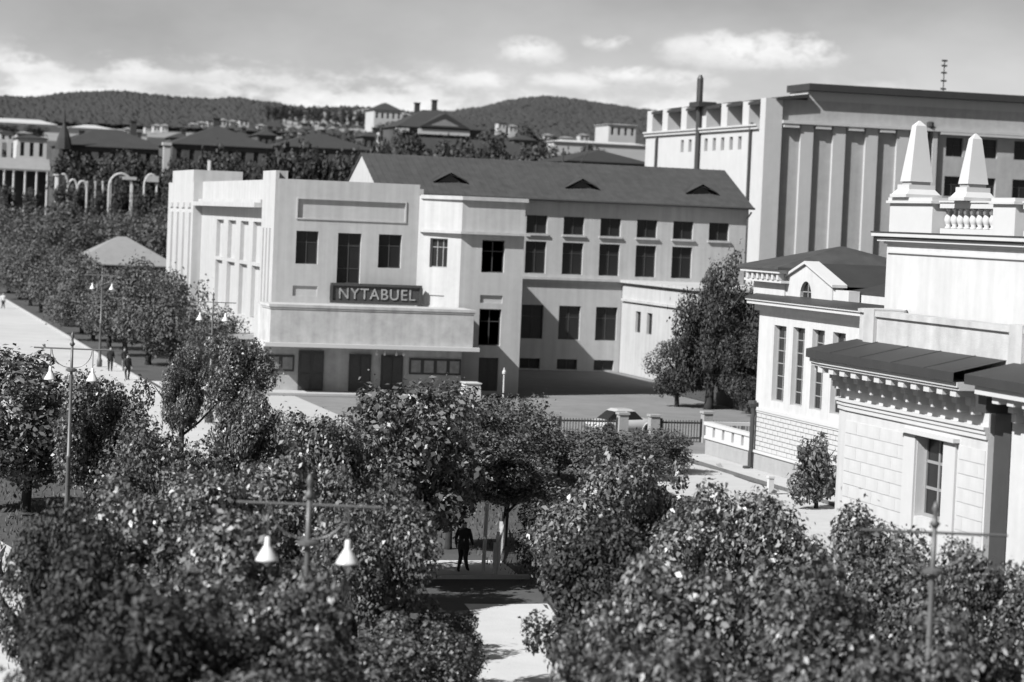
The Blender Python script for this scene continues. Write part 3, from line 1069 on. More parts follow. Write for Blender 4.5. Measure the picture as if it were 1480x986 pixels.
# ------------------------------------------------------------------ nearer pavilion of the same building with attic, balustrade and obelisks
def pavilion_block():
    t = thing('white_pavilion', (36, 66, 0), 'near white pavilion with bracketed cornice, balustrade and two obelisks on its roof', 'pavilion')
    Wm, Tm = MT['white'], MT['trim']
    X, YF, YN = 30.0, 70.8, 60.35          # face plane, far corner, near end of the bay
    w = MB()
    wy0, wy1, wz0, wz1 = 62.95, 64.75, 4.15, 6.46
    # the far end is rounded: face in short flats
    face = [(32.6, 71.9), (31.4, 71.75), (30.55, 71.35), (30.12, 70.75), (30.0, 69.9)]
    wall_face(w, (X, 69.9), LEFT, 69.9 - YN, 0, 8.0, [(69.9 - wy1, 69.9 - wy0, wz0, wz1)], .26)
    for (p, q) in zip(face, face[1:]):
        w.add([(p[0], p[1], 0), (q[0], q[1], 0), (q[0], q[1], 8.0), (p[0], p[1], 8.0)], [(0, 1, 2, 3)])
    w.box(30.6, 46, 48, 70.9, 0, 9.0)
    w.box(30.003, 30.6, YN, YN + .02, 0, 8.0)
    w.box(30.0, 30.6, 45, 59.0, 0, 8.0)          # next bay to the right
    w.box(30.45, 30.62, 58.9, 60.4, 0, 8.0)
    w.build('wall', Wm, t)
    window(t, (X, 69.9), LEFT, 69.9 - wy1, 69.9 - wy0, wz0, wz1, depth=.26, cols=2, rows=[.36, .68], frame='frame', fw_=.10)
    ar = MB().box(X - .07, X - .003, wy1 + .03, wy1 + .80, 2.2, 6.44).box(X - .07, X - .003, wy0 - .80, wy0 - .03, 2.2, 6.44)
    ar.build('architrave', Tm, t)
    hm = MB().box(X - .20, X - .003, wy0 - .90, wy1 + .90, 6.47, 6.58)
    hm.build('window_head', Tm, t)
    # rusticated courses, each block its own piece
    rows, hgt, prd = 11, .385, .016
    z0 = 2.2
    cache = {}
    for r_ in range(rows):
        za = z0 + r_ * hgt
        for (ya, yb) in ((wy1 + .88, 69.9), (YN + .1, wy0 - .88)):
            n_ = 5 if yb - ya > 2.6 else 2
            off = .5 if r_ % 2 else 0
            cuts = sorted({ya, yb} | {ya + (yb - ya) * (i + off) / n_ for i in range(n_ + 1) if ya + .15 < ya + (yb - ya) * (i + off) / n_ < yb - .15})
            for c0, c1 in zip(cuts, cuts[1:]):
                ln = round(c1 - c0, 3)
                if ln not in cache:
                    cache[ln] = MB().box(0, prd, 0, ln - .006, 0, hgt - .016).mesh('stone_block', Wm)
                piece('stone_block', cache[ln], t, (X - prd - .002 + random.uniform(-.003, .003), c0, za))
    # mouldings that follow the rounded end
    plan = [(33.4, 71.95)] + face + [(30.0, YN)]

    def band(name, z0_, z1_, out, m_, y_end=YN):
        """moulding swept along the face"""
        mb = MB()
        pl = plan[:-1] + [(30.0, y_end)]
        nr = []
        for i, p in enumerate(pl):
            a = Vector(pl[max(i - 1, 0)])
            b = Vector(pl[min(i + 1, len(pl) - 1)])
            d = (b - a).normalized()
            nr.append(Vector((d.y, -d.x)))
        for i in range(len(pl) - 1):
            p, q = Vector(pl[i]), Vector(pl[i + 1])
            p1, q1 = p + nr[i] * out, q + nr[i + 1] * out
            mb.hull([(p.x, p.y, z0_), (p1.x, p1.y, z0_), (q1.x, q1.y, z0_), (q.x, q.y, z0_)],
                    [(p.x, p.y, z1_), (p1.x, p1.y, z1_), (q1.x, q1.y, z1_), (q.x, q.y, z1_)])
        return mb.build(name, m_, t), nr
    band('string_course', 6.86, 6.98, .10, Tm)
    band('string_course', 6.72, 6.86, .06, Tm)
    band('string_course', 6.98, 7.06, .15, Tm)
    band('frieze', 7.62, 7.82, .16, Tm)
    band('cornice', 8.02, 8.10, .92, Tm)
    band('cornice', 8.10, 8.24, .98, Tm)
    band('soffit', 7.84, 8.0, .30, Tm)
    # brackets under the eaves
    br = MB().box(-.40, -.02, 0, .30, 7.60, 7.83)
    br.box(-.30, -.02, .02, .28, 7.36, 7.60)
    br = br.mesh('bracket', Tm)
    br2 = MB().box(-.86, -.02, -.05, .31, 7.835, 8.015).mesh('bracket_cap', Tm)
    for i in range(12):
        y = 60.7 + i * .84
        b = piece('bracket', br, t, (X, y, 0))
        sub('bracket_cap', br2, b)
    for (bx, by, ang) in ((30.3, 71.05, R(-28)), (30.9, 71.6, R(-52)), (31.9, 71.8, R(-80))):
        b = piece('bracket', br, t, (bx, by, 0), ang)
        sub('bracket_cap', br2, b)
    # sloping iron roof of the cornice
    pl = plan
    rb = MB()
    nr = []
    for i, p in enumerate(pl):
        a, b = Vector(pl[max(i - 1, 0)]), Vector(pl[min(i + 1, len(pl) - 1)])
        d = (b - a).normalized()
        nr.append(Vector((d.y, -d.x)))
    for i in range(len(pl) - 1):
        p, q = Vector(pl[i]), Vector(pl[i + 1])
        pi, qi = p - nr[i] * .42, q - nr[i + 1] * .42
        po, qo = p + nr[i] * 1.1, q + nr[i + 1] * 1.1
        rb.add([(po.x, po.y, 8.245), (qo.x, qo.y, 8.245), (qo.x, qo.y, 8.50), (po.x, po.y, 8.50), (pi.x, pi.y, 8.86), (qi.x, qi.y, 8.86)], [(0, 3, 2, 1), (3, 4, 5, 2)])
    rb.build('eaves_roof', MT['roof_dark'], t)
    for y in (62.2, 64.4, 66.6, 68.8):
        MB().tube([(X - 1.1, y, 8.50), (X + .42, y, 8.86)], .022, 5).build('roof_seam', MT['roof_dark'], t)
    # eaves of the next bay
    nb = MB().box(X - .98, X, 45, 59.3, 8.02, 8.24)
    nb.build('cornice', Tm, t)
    nb = MB().add([(X - 1.1, 45, 8.245), (X - 1.1, 59.7, 8.245), (X - 1.1, 59.7, 8.5), (X - 1.1, 45, 8.5), (X + .42, 59.7, 8.86), (X + .42, 45, 8.86)], [(0, 1, 2, 3), (3, 2, 4, 5)])
    nb.build('eaves_roof', MT['roof_dark'], t)
    for i in range(5):
        b = piece('bracket', br, t, (X, 58.2 - i * .84, 0))
        sub('bracket_cap', br2, b)
    # downpipe with hopper, widened so its dark colour fills the recess between the bays
    dp = MB().box(30.1, 30.42, 59.25, 60.2, 0, 7.5)
    dp.box(29.45, 30.43, 59.45, 60.1, 7.5, 8.0)
    dp.build('downpipe', MT['metal'], t)
    # low parapet above the eaves
    pp = MB().box(30.42, 31.0, 48, 69.6, 8.6, 9.62).box(30.34, 31.06, 48, 69.6, 9.62, 9.78)
    pp.prism([(30.42, 69.6), (31.6, 69.6), (32.6, 71.4), (31.5, 71.3), (30.9, 71.0), (30.5, 70.4)], 8.6, 9.70)
    pp.prism([(30.34, 69.6), (31.6, 69.6), (32.6, 71.5), (31.5, 71.4), (30.84, 71.08), (30.43, 70.42)], 9.70, 9.80)
    pp.build('parapet', MT['stucco_old'], t)
    for y in (59.3, 68.9):
        MB().box(30.30, 31.0, y, y + .75, 8.7, 9.84).build('parapet_pier', MT['stucco_old'], t)
    # attic
    AX = 32.2
    at_ = MB().box(AX, 46, 50, 72.45, 8.9, 11.80)
    at_.build('attic_wall', Wm, t)
    MB().box(AX - .06, AX - .003, 50, 72.33, 11.52, 11.58).build('attic_band', Tm, t)
    ac = MB().box(AX - .08, 46, 50, 72.55, 11.80, 11.88).box(AX - .18, 46, 50, 72.85, 11.88, 11.97)
    ac.box(AX - .30, 46, 50, 73.05, 12.03, 12.14)
    ac.build('attic_cornice', Tm, t)
    ar = MB().box(AX - .32, 46.2, 50, 73.07, 12.143, 12.18).box(AX - .24, 46.1, 50, 72.95, 11.973, 12.027)
    ar.build('attic_roof', MT['roof_dark'], t)
    # pedestals
    def ped(y0, y1):
        p = MB().box(AX + .1, AX + .95, y0, y1, 12.185, 13.08)
        p.box(AX, AX + 1.05, y0 - .1, y1 + .1, 13.08, 13.16).box(AX + .05, AX + 1.0, y0 - .05, y1 + .05, 13.16, 13.26)
        return p.build('pedestal', Tm, t)
    ped(69.46, 72.6)
    ped(64.0, 65.4)
    ped(57.0, 58.6)
    rail = MB()
    for (y0, y1) in ((65.52, 69.34), (58.75, 63.88)):
        rail.box(AX + .28, AX + .8, y0, y1, 12.95, 13.12).box(AX + .32, AX + .78, y0, y1, 12.186, 12.34)
        rail.box(AX + .24, AX + .84, y0, y1, 13.12, 13.17)
    rail.build('balustrade_rail', Tm, t)
    bal = MB().lathe([(.11, 12.34), (.12, 12.38), (.07, 12.42), (.11, 12.5), (.145, 12.6), (.12, 12.7), (.06, 12.8), (.055, 12.86), (.10, 12.89), (.10, 12.95)], 0, 0, 10)
    bal = bal.mesh('baluster', Tm, True)
    for (y0, n_) in ((65.8, 9), (59.1, 11)):
        for i in range(n_):
            piece('baluster', bal, t, (AX + .55, y0 + i * .43, 0))
    # obelisks
    def obelisk(yc, z0_, h, hw):
        xc = AX + .55
        b = MB().box(xc - hw * 1.6, xc + hw * 1.6, yc - hw * 1.6, yc + hw * 1.6, z0_, z0_ + .10)
        def sq(s, z):
            return [(xc - s, yc - s, z), (xc + s, yc - s, z), (xc + s, yc + s, z), (xc - s, yc + s, z)]
        b.hull(sq(hw * 1.5, z0_ + .10), sq(hw * 1.15, z0_ + .26))
        b.hull(sq(hw * 1.15, z0_ + .26), sq(hw * 1.15, z0_ + .40))
        r_ = b.build('obelisk_base', Tm, t)
        s = MB().hull(sq(hw, z0_ + .50), sq(hw * .44, z0_ + h - .16))
        s.hull(sq(hw * .44, z0_ + h - .16), sq(.02, z0_ + h))
        s.build('obelisk_shaft', Tm, r_)
        MB().hull(sq(hw * .86, z0_ + .40), sq(hw * .86, z0_ + .50)).build('obelisk_neck', MT['plinth'], r_)
    obelisk(71.7, 13.265, 2.40, .38)
    obelisk(67.7, 13.175, 2.0, .33)


pavilion_block()


# ------------------------------------------------------------------ trees
_crowns = {}


def crown_mesh(key, n_clump, n_leaf, leaf, material, squash=1.0, seed=0, shell=.3, open_=0.0):
    """many small leaves on clumps spread through the crown (unit radius, base at -1, top at +1)"""
    if key in _crowns:
        return _crowns[key]
    g = np.random.default_rng(seed)
    d = g.normal(size=(n_clump, 3))
    d /= np.linalg.norm(d, axis=1)[:, None]
    # a lopsided outline: every direction has its own reach
    k1, k2, k3 = g.normal(size=(3, 3))
    reach = 1 + .16 * np.sin(2.3 * d @ k1 + 1) + .13 * np.sin(3.1 * d @ k2) + .10 * np.sin(4.7 * d @ k3 + 2)
    rad = (.28 + .60 * g.random(n_clump) ** .55) * reach
    c = d * rad[:, None]
    c[:, 2] = np.where(c[:, 2] < -.45, c[:, 2] * .6, c[:, 2])
    cr = shell * (.45 + 1.0 * g.random(n_clump))
    which = g.choice(n_clump, n_leaf, p=cr ** 2 / (cr ** 2).sum())
    nd = g.normal(size=(n_leaf, 3))
    nd /= np.linalg.norm(nd, axis=1)[:, None]
    pos = c[which] + nd * cr[which][:, None] * (.72 + .38 * g.random(n_leaf))[:, None]
    # a few loose sprigs beyond the outline
    sp = g.random(n_leaf) < .05
    pos[sp] *= 1.06 + .14 * g.random((sp.sum(), 1))
    nrm = nd * .75 + g.normal(size=(n_leaf, 3)) * .55 + np.array([0, 0, .45])
    nrm /= np.linalg.norm(nrm, axis=1)[:, None]
    tmp = g.normal(size=(n_leaf, 3))
    a = np.cross(nrm, tmp)
    a /= np.linalg.norm(a, axis=1)[:, None]
    b = np.cross(nrm, a)
    sz = leaf * (.55 + 1.0 * g.random(n_leaf) ** 1.6)[:, None]
    bend = nrm * sz * .18
    v = np.empty((n_leaf, 4, 3))
    v[:, 0] = pos - a * sz
    v[:, 1] = pos + b * sz * .55 + bend
    v[:, 2] = pos + a * sz
    v[:, 3] = pos - b * sz * .55 + bend
    me = bpy.data.meshes.new('crown')
    me.vertices.add(n_leaf * 4)
    me.vertices.foreach_set('co', v.reshape(-1))
    me.loops.add(n_leaf * 4)
    me.loops.foreach_set('vertex_index', np.arange(n_leaf * 4, dtype=np.int32))
    me.polygons.add(n_leaf)
    me.polygons.foreach_set('loop_start', np.arange(0, n_leaf * 4, 4, dtype=np.int32))
    me.polygons.foreach_set('loop_total', np.full(n_leaf, 4, dtype=np.int32))
    me.materials.append(material)
    me.update()
    me.validate()
    _crowns[key] = me
    return me


_trunks = {}


def trunk_mesh(k_):
    """unit trunk: height 1, limbs reaching into the crown"""
    if k_ not in _trunks:
        r_ = random.Random(k_)
        mb = MB()
        bx, by = r_.uniform(-.03, .03), r_.uniform(-.03, .03)
        mb.tube([(0, 0, -.02), (0, 0, .04), (bx * .5, by * .5, .25), (bx, by, .45), (bx * 1.5, by * 1.5, .8)], [.034, .026, .021, .018, .006], 8)
        for i in range(6):
            a = i * 1.05 + r_.uniform(-.3, .3)
            z = .3 + i * .05
            l_ = r_.uniform(.16, .26)
            mb.tube([(bx * z * 2, by * z * 2, z), (bx + math.cos(a) * l_ * .5, by + math.sin(a) * l_ * .5, z + .12), (bx + math.cos(a) * l_, by + math.sin(a) * l_, z + .28)], [.012, .009, .003], 6)
        _trunks[k_] = mb.mesh('trunk', MT['bark'], True)
    return _trunks[k_]


def tree(x, y, h, rad, kind, label, group=None, name='tree', low=.33, var=None, yaw=None):
    z = ground_z(x, y)
    low = max(low, min(.24, 1 - 2.7 * rad / h)) if low > .03 else low
    t = thing(name, (x, y, z - .05), label, 'shrub' if name in ('shrub', 'bush') else 'tree', group)
    v = var if var is not None else random.randrange(6)
    tr = bpy.data.objects.new('trunk', trunk_mesh(v))
    COL.objects.link(tr)
    tr.parent = t
    tr.scale = (h * 1.15, h * 1.15, h * .95)
    if kind == 'near':
        me = crown_mesh(('near', v), 62, 24000, .034, MT['leaf'], seed=10 + v, shell=.24)
    elif kind == 'gloss':
        me = crown_mesh(('gloss', v), 58, 24000, .036, MT['leaf_gloss'], seed=20 + v, shell=.24)
    elif kind == 'deep':
        me = crown_mesh(('deep', v), 62, 24000, .034, MT['leaf_dark'], seed=70 + v, shell=.24)
    elif kind == 'pale':
        me = crown_mesh(('pale', v), 45, 4500, .065, MT['leaf_pale'], seed=30 + v, shell=.28)
    elif kind == 'dark':
        me = crown_mesh(('dark', v), 64, 20000, .028, MT['leaf_dark'], seed=40 + v, shell=.21)
    elif kind == 'far':
        me = crown_mesh(('far', v), 70, 12000, .04, MT['leaf_far'], seed=50 + v, shell=.28)
    else:
        me = crown_mesh(('distant', v), 34, 2200, .085, MT['leaf_dark'], seed=60 + v, shell=.3)
    c = bpy.data.objects.new('crown', me)
    COL.objects.link(c)
    c.parent = t
    hz = h * (1 - low) / 2
    c.location = (0, 0, h - hz - .12)
    c.scale = (rad, rad, hz * 1.02)
    c.rotation_euler.z = yaw if yaw is not None else random.uniform(0, 6.28)
    return t


def park_tree(px, py, h, wpx, kind, label, group, **kw):
    """a tree whose top stands on the given sight line"""
    p = spot(px, py, h)
    d = (p - Vector((0, 0, CAM_H))).dot(fw)
    return tree(p.x, p.y, h, 1.14 * wpx / 2 * d / F_PX, kind, label, group, **kw)


G1 = 'leafy trees of the avenue in front'
near_trees = [
    (45, 487, 6.8, 235, 'broad leafy tree behind the tall lamp post at the left edge'),
    (148, 534, 6.0, 130, 'smaller leafy tree just right of the tall left lamp post'),
    (232, 606, 5.8, 150, 'rounded tree below the bright crossing, right of the left lamp post'),
    (368, 553, 6.0, 100, 'tree standing right of the distant lamp post near the bright road'),
    (345, 480, 6.0, 92, 'tree whose top touches the side porch of the cinema'),
    (266, 503, 5.6, 60, 'narrow tree left of the distant lamp post beside the road'),
    (560, 530, 7.1, 250, 'big round tree in front of the porch of the cinema'),
    (520, 765, 3.4, 130, 'tree filling the gap right of the right bell lamp'),
    (545, 690, 5.6, 150, 'tree under the left half of the big round central tree'),
    (635, 862, 2.6, 110, 'blurred bushy tree just left of the bright near path'),
    (480, 590, 6.2, 150, 'tree at the left flank of the big round central tree'),
    (655, 612, 4.6, 140, 'tree at the right flank of the big round central tree'),
    (735, 618, 4.4, 140, 'dim tree right behind the walking man'),
    (440, 640, 6.0, 170, 'glossy tree right behind the twin lamp of the near lamp post'),
    (320, 660, 6.0, 190, 'glossy tree left of the near lamp post arm'),
    (190, 690, 6.0, 190, 'glossy tree in the left middle under the rounded one'),
    (85, 720, 5.8, 150, 'dark tree low at the left beside the bench'),
    (330, 740, 6.0, 220, 'broad glossy tree left of the left bell lamp'),
    (150, 790, 6.0, 210, 'dark broad tree low in the left foreground'),
    (400, 830, 5.8, 240, 'blurred tree under the near lamp post'),
    (250, 855, 5.8, 260, 'blurred dark tree low left of the near lamp post'),
    (585, 868, 3.4, 170, 'blurred low tree left of the bright near path'),
    (500, 915, 3.8, 230, 'blurred tree at the bottom between lamp post and path'),
    (120, 905, 5.6, 230, 'blurred dark tree in the bottom left corner'),
    (330, 930, 5.4, 280, 'blurred tree at the bottom edge left of centre'),
    (872, 642, 5.6, 190, 'glossy tree right of the walking man, below the fence'),
    (958, 652, 5.6, 165, 'tree beside the pale lane below the gate piers'),
    (1012, 700, 5.6, 190, 'glossy tree at the bend of the pale lane'),
    (865, 745, 5.2, 170, 'tree right of the dark trunk beside the near path'),
    (1105, 706, 5.6, 180, 'glossy tree below the white marker post of the lane'),
    (950, 800, 5.6, 230, 'broad glossy tree right of the near path'),
    (1090, 800, 5.6, 240, 'broad glossy tree in front of the pale shrub'),
    (1240, 728, 5.6, 170, 'tree whose top sprigs stand before the white wall'),
    (1330, 775, 5.4, 190, 'tree before the window of the white pavilion'),
    (1430, 778, 5.6, 170, 'tree before the downpipe of the white pavilion'),
    (1210, 830, 5.6, 250, 'broad tree left of the right lamp post'),
    (1390, 850, 5.5, 240, 'broad tree right of the right lamp post'),
    (885, 880, 5.0, 150, 'blurred tree at the right edge of the near path'),
    (1010, 895, 5.5, 280, 'blurred tree at the bottom right of the near path'),
    (1190, 915, 5.5, 290, 'blurred tree at the bottom below the pale shrub'),
    (1370, 925, 5.5, 300, 'blurred tree at the bottom below the right lamp post'),
]
for i, (px, py, h, wpx, lb) in enumerate(near_trees):
    park_tree(px, py, h, wpx, 'gloss' if 'glossy' in lb else ('deep' if 'dark' in lb and i < 30 else 'near'), lb, G1, var=i % 6, low=.3 if 'right flank' in lb or 'dim tree right' in lb else .06)
tree(23.6, 78.5, 3.6, 1.5, 'deep', 'dark bush added as deep shade at the right edge of the near path by the picket fence', G1, var=1, low=.0, name='bush')  # dark leaved bush added to stand for deep shade
tree(30, 108, 4.3, 2.2, 'far', 'dim bushy tree in front of the dark fence, left of the gate', G1, low=.1)
tree(33.6, 112, 2.7, 2.2, 'far', 'dim bushy tree left of the gate pier', G1, low=.1)
tree(37.2, 113, 2.3, 2.0, 'far', 'dim low bush below the parked car', G1, low=.05, name='bush')
tree(40.0, 116, 2.3, 1.8, 'far', 'dim low bush at the head of the pale lane', G1, low=.05, name='bush')
tree(27, 103, 5.0, 2.2, 'far', 'dim tree below the white box by the cinema corner', G1, low=.15)
tree(34, 104, 3.3, 2.2, 'far', 'low dim tree at the left edge of the pale lane', G1, low=.1)
# trees by the buildings
tree(57.4, 157, 10.6, 2.7, 'dark', 'tall dark ragged tree in front of the cinema wing', low=.0, var=0)
tree(60.6, 157.5, 8.6, 2.7, 'dark', 'dark tree squeezed between the tall one and the white building', low=.0, var=1)
tree(55.7, 158.6, 5.6, 2.2, 'dark', 'lower dark tree at the foot of the sunlit annex wall', low=.0, var=3)
tree(59.2, 153.5, 6.2, 2.6, 'dark', 'lower dark tree behind the dark board fence', low=.0, var=2)
tree(42.2, 101.2, 3.5, 1.3, 'pale', 'pale leafed shrub against the plinth of the white building', low=.0, name='shrub')

G2 = 'park trees along the far avenue'
mid_trees = []
for i, (x, y, h, r_, lb) in enumerate([
    (26.2, 173.5, 5.6, 2.0, 'low tree left of the white porch corner by the cinema side front'),
    (24.6, 181, 7.0, 2.6, 'dark tree covering the foot of the left cinema pylon'),
    (24.0, 190, 8.0, 3.0, 'dark round tree left of the cinema side front'),
    (23.4, 200, 7.2, 2.9, 'tree behind the far street lamp'),
    (26.5, 207, 7.0, 3.0, 'tree touching the left edge of the white cinema pylon'),
    (23.2, 210, 7.0, 2.9, 'kerbside tree just beyond the far street lamp'),
    (23.0, 221, 7.0, 3.0, 'kerbside tree by the bend of bright road edge'),
    (23.2, 233, 6.6, 3.0, 'kerbside tree halfway up the bright road'),
    (23.0, 246, 7.2, 3.1, 'kerbside tree level with the walker in pale shirt'),
    (23.2, 260, 7.4, 3.2, 'kerbside tree above the walker in pale shirt'),
    (23.0, 276, 7.6, 3.4, 'kerbside tree near the top of the bright road'),
    (23.2, 293, 7.8, 3.6, 'kerbside tree at the left picture edge'),
    (23.4, 312, 8.0, 3.8, 'last kerbside tree at the far end of the road'),
    (23.4, 332, 8.4, 4.0, 'tree closing the far end of the bright road'),
    (27.5, 222, 6.2, 3.2, 'park tree in front of the pale pyramid roof, right half'),
    (27.8, 240, 5.6, 3.2, 'park tree in front of the pale pyramid roof, middle'),
    (27.6, 262, 5.2, 3.4, 'park tree in front of the pale pyramid roof, left half'),
    (28.0, 285, 4.8, 3.4, 'low park tree at the left eaves of the pale pyramid roof'),
    (33.5, 262, 5.2, 3.4, 'low park tree against the cinema pylon below the pale roof'),
    (27.6, 312, 9.4, 3.8, 'park tree left of the pale pyramid roof'),
    (29.5, 335, 11.0, 4.6, 'tall park tree left behind the pale pyramid roof'),
    (36.5, 338, 10.6, 4.6, 'tall park tree behind the peak of the pale pyramid roof'),
    (44.5, 338, 10.6, 4.6, 'tall park tree right behind the pale pyramid roof'),
    (51.5, 335, 11.0, 4.4, 'tall park tree behind the left edge of the white pylon'),
    (45.0, 300, 8.6, 3.8, 'park tree between the pale pyramid roof and the white pylon'),
    (20, 362, 10.6, 4.8, 'tree below the right columns of the portico house'),
    (12, 366, 10.8, 4.8, 'tree below the left columns of the portico house'),
    (27.5, 366, 9.6, 4.6, 'tree below the left end of the white arcade'),
    (35, 368, 9.9, 4.6, 'tree below the second arch of the white arcade'),
    (42.5, 370, 9.4, 4.6, 'tree below the big arch of the white arcade'),
    (50, 372, 9.8, 4.6, 'tree below the right end of the white arcade'),
    (57.5, 370, 11.0, 4.6, 'tree between the white arcade and the white pylon'),
    (26, 350, 9.6, 4.4, 'tree over the far end of the road, below the portico'),
    (33, 352, 9.6, 4.4, 'tree in the dense row under the left half of the arcade'),
    (41, 354, 9.4, 4.4, 'tree in the dense row under the right half of the arcade'),
]):
    tree(x, y, h, r_, 'far', lb, G2, var=i % 6, low=.08)


# ------------------------------------------------------------------ street lamps
def lamp():
    t = thing('street_lamp', (0, 0, 0), 'x', 'street lamp', 'twin armed street lamps along the avenue')
    H_ = 6.8
    p = MB().lathe([(.20, 0), (.20, .5), (.13, .6), (.10, 1.2), (.075, 3.2), (.095, 3.22), (.095, 3.3), (.07, 3.32), (.05, H_ - .72), (.045, H_ + .1)], 0, 0, 12)
    p.build('pole', MT['lamp_paint'], t, smooth=True)
    MB().lathe([(.07, H_ - .76), (.19, H_ - .72), (.19, H_ - .66), (.07, H_ - .62)], 0, 0, 14).build('collar', MT['lamp_paint'], t)
    MB().lathe([(.06, H_ + .1), (.10, H_ + .16), (.05, H_ + .22), (.035, H_ + .34), (.07, H_ + .42), (.02, H_ + .56)], 0, 0, 10).build('finial', MT['lamp_paint'], t, smooth=True)
    MB().tube([(-1.3, 0, H_), (1.3, 0, H_)], .026, 8).build('cross_arm', MT['lamp_paint'], t)
    for s in (-1, 1):
        pts = []
        for i in range(9):
            a = math.pi * .5 * i / 8
            pts.append((s * (.06 + .62 * math.sin(a)), 0, H_ - .62 + .58 * (1 - math.cos(a))))
        MB().tube(pts, .015, 6).build('bracket', MT['lamp_paint'], t)
        x = s * .72
        sh = MB().lathe([(.03, H_ - .60), (.05, H_ - .62), (.06, H_ - .76), (.085, H_ - .80), (.20, H_ - 1.0), (.215, H_ - 1.04), (.20, H_ - 1.04), (.07, H_ - .83)], x, 0, 18)
        o = sh.build('lamp_shade', MT['lamp_white'], t, smooth=True)
        MB().tube([(x, 0, H_ - .01), (x, 0, H_ - .60)], .014, 6).build('hanger', MT['lamp_paint'], o)
        MB().lathe([(.02, H_ - 1.14), (.06, H_ - 1.08), (.065, H_ - 1.0), (.03, H_ - .9), (.02, H_ - .84)], x, 0, 10).build('bulb', MT['lamp_white'], o, smooth=True)
    return t


L0 = lamp()
lamps = [((8.48, 43.7), 'near street lamp with two white bell shades, right of the left foreground trees'),
         ((8.22, 85.6), 'tall slim street lamp rising before the trees at the left edge'),
         ((21.16, 139.5), 'distant street lamp in front of the side front of the cinema'),
         ((19.13, 40.4), 'bare armed street lamp sticking out of the trees before the white pavilion'),
         ((19.9, 186.0), 'far street lamp among the dark trees by the road')]
for i, ((x, y), lb) in enumerate(lamps):
    o = L0 if i == 0 else copy_tree(L0)
    o.location = (x, y, 0)
    o.rotation_euler.z = -YAW if i else -YAW
    o['label'] = lb
    if i == 1:
        o.scale = (1, 1, 1.04)
    if i == 3:
        for ch in list(o.children):
            if ch.name.startswith('lamp_shade'):
                for g_ in list(ch.children):
                    bpy.data.objects.remove(g_)
                bpy.data.objects.remove(ch)


# ------------------------------------------------------------------ fences, gate piers, street furniture
def fence(name, p, q, h, label, material, picket=.07, gap=.16, board=False, rails=True):
    t = thing(name, (p[0], p[1], 0), label, 'fence')
    a = Vector((q[0] - p[0], q[1] - p[1], 0))
    L_ = a.length
    a.normalize()
    ang = math.atan2(a.y, a.x)
    pm = MB()
    if rails:
        r_ = MB().box(0, L_, -.03, .03, h * .84, h * .92).box(0, L_, -.03, .03, h * .16, h * .24)
        o = r_.build('rail', material)
        o.parent = t
        o.rotation_euler.z = ang
    n_ = int(L_ / (picket + gap))
    me = MB().box(0, picket, -.055, -.033, .06, h)
    pk = MB()
    for i in range(n_):
        x = i * (picket + gap) + gap / 2
        pk.box(x, x + picket, -.06, -.033, .06, h + (random.uniform(-.03, .03) if board else 0))
    o = pk.build('pickets', material)
    o.parent = t
    o.rotation_euler.z = ang
    o['kind'] = 'stuff'
    np_ = max(2, int(L_ / 2.6) + 1)
    pmesh = MB().box(-.06, .06, -.02, .10, 0, h + .08).mesh('post', material)
    for i in range(np_):
        s = L_ * i / (np_ - 1)
        o = piece('post', pmesh, t, (p[0] + a.x * s, p[1] + a.y * s, 0), ang)
    return t


fence('board_fence', (59.6, 169.5), (59.4, 150), 1.7, 'dark board fence under the tall dark tree by the cinema wing', MT['wood_dark'], .16, .03, True)
fence('iron_fence', (33, 132.3), (43.0, 132.3), 1.25, 'dark iron fence left of the gate piers', MT['metal'], .04, .13)
fence('iron_fence', (45.6, 132.3), (48.0, 132.3), 1.25, 'short dark iron fence between the car and the right gate pier', MT['metal'], .04, .13)
fence('iron_fence', (48.6, 132.3), (58, 132.3), 1.25, 'dark iron fence behind the white terrace parapet', MT['metal'], .04, .13)
pier = MB().box(-.27, .27, -.27, .27, 0, 1.5).box(-.33, .33, -.33, .33, 1.5, 1.62).box(-.3, .3, -.3, .3, 0, .3)
pier_me = pier.mesh('gate_pier', MT['plinth'])
for i, (x, h, lb) in enumerate(((43.3, 1.0, 'left square gate pier beside the parked car'), (45.15, .95, 'middle gate pier in front of the parked car'), (48.3, 1.1, 'right square gate pier next to the white terrace parapet'))):
    o = bpy.data.objects.new('gate_pier', pier_me)
    COL.objects.link(o)
    o.location, o.scale = (x, 132.3, 0), (1, 1, h)
    tag(o, lb, 'pier', 'square gate piers in the iron fence')
fence('picket_fence', (22.1, 80.6), (25.6, 92), 1.1, 'low pale picket fence along the path beside the walking man', MT['wood_pale'], .07, .20)
o = MB().tube([(22.05, 82.0, 0), (22.1, 82.0, 2.35)], .07, 8).lathe([(.07, 2.3), (.10, 2.35), (.02, 2.45)], 22.1, 82.0, 8).build('white_post', MT['trim'])
tag(o, 'tall white post at the corner of the picket fence by the walking man', 'post')
o = MB().tube([(44.2, 161.0, 0), (44.2, 161.0, 2.2)], .06, 8).lathe([(.06, 1.75), (.14, 1.8), (.14, 1.95), (.06, 2.05)], 44.2, 161.0, 8).build('white_post', MT['trim'])
tag(o, 'slim white post right of the white box by the cinema corner', 'post')
o = MB().box(42.0, 42.25, 106.4, 106.65, 0, .75).box(41.97, 42.28, 106.37, 106.68, .75, .85).build('marker_post', MT['trim'])
tag(o, 'short white marker post beside the pale lane', 'post')
for (x, y, lb) in ((16.6, 80.7, 'short white stake beside the left trunk under the central trees'), (14.0, 78.2, 'short white stake on the small cross path'), (12.2, 71.0, 'white stake by the right bell lamp')):
    o = MB().box(x - .04, x + .04, y - .04, y + .04, 0, .8).build('stake', MT['trim'])
    tag(o, lb, 'stake', 'white stakes in the beds')
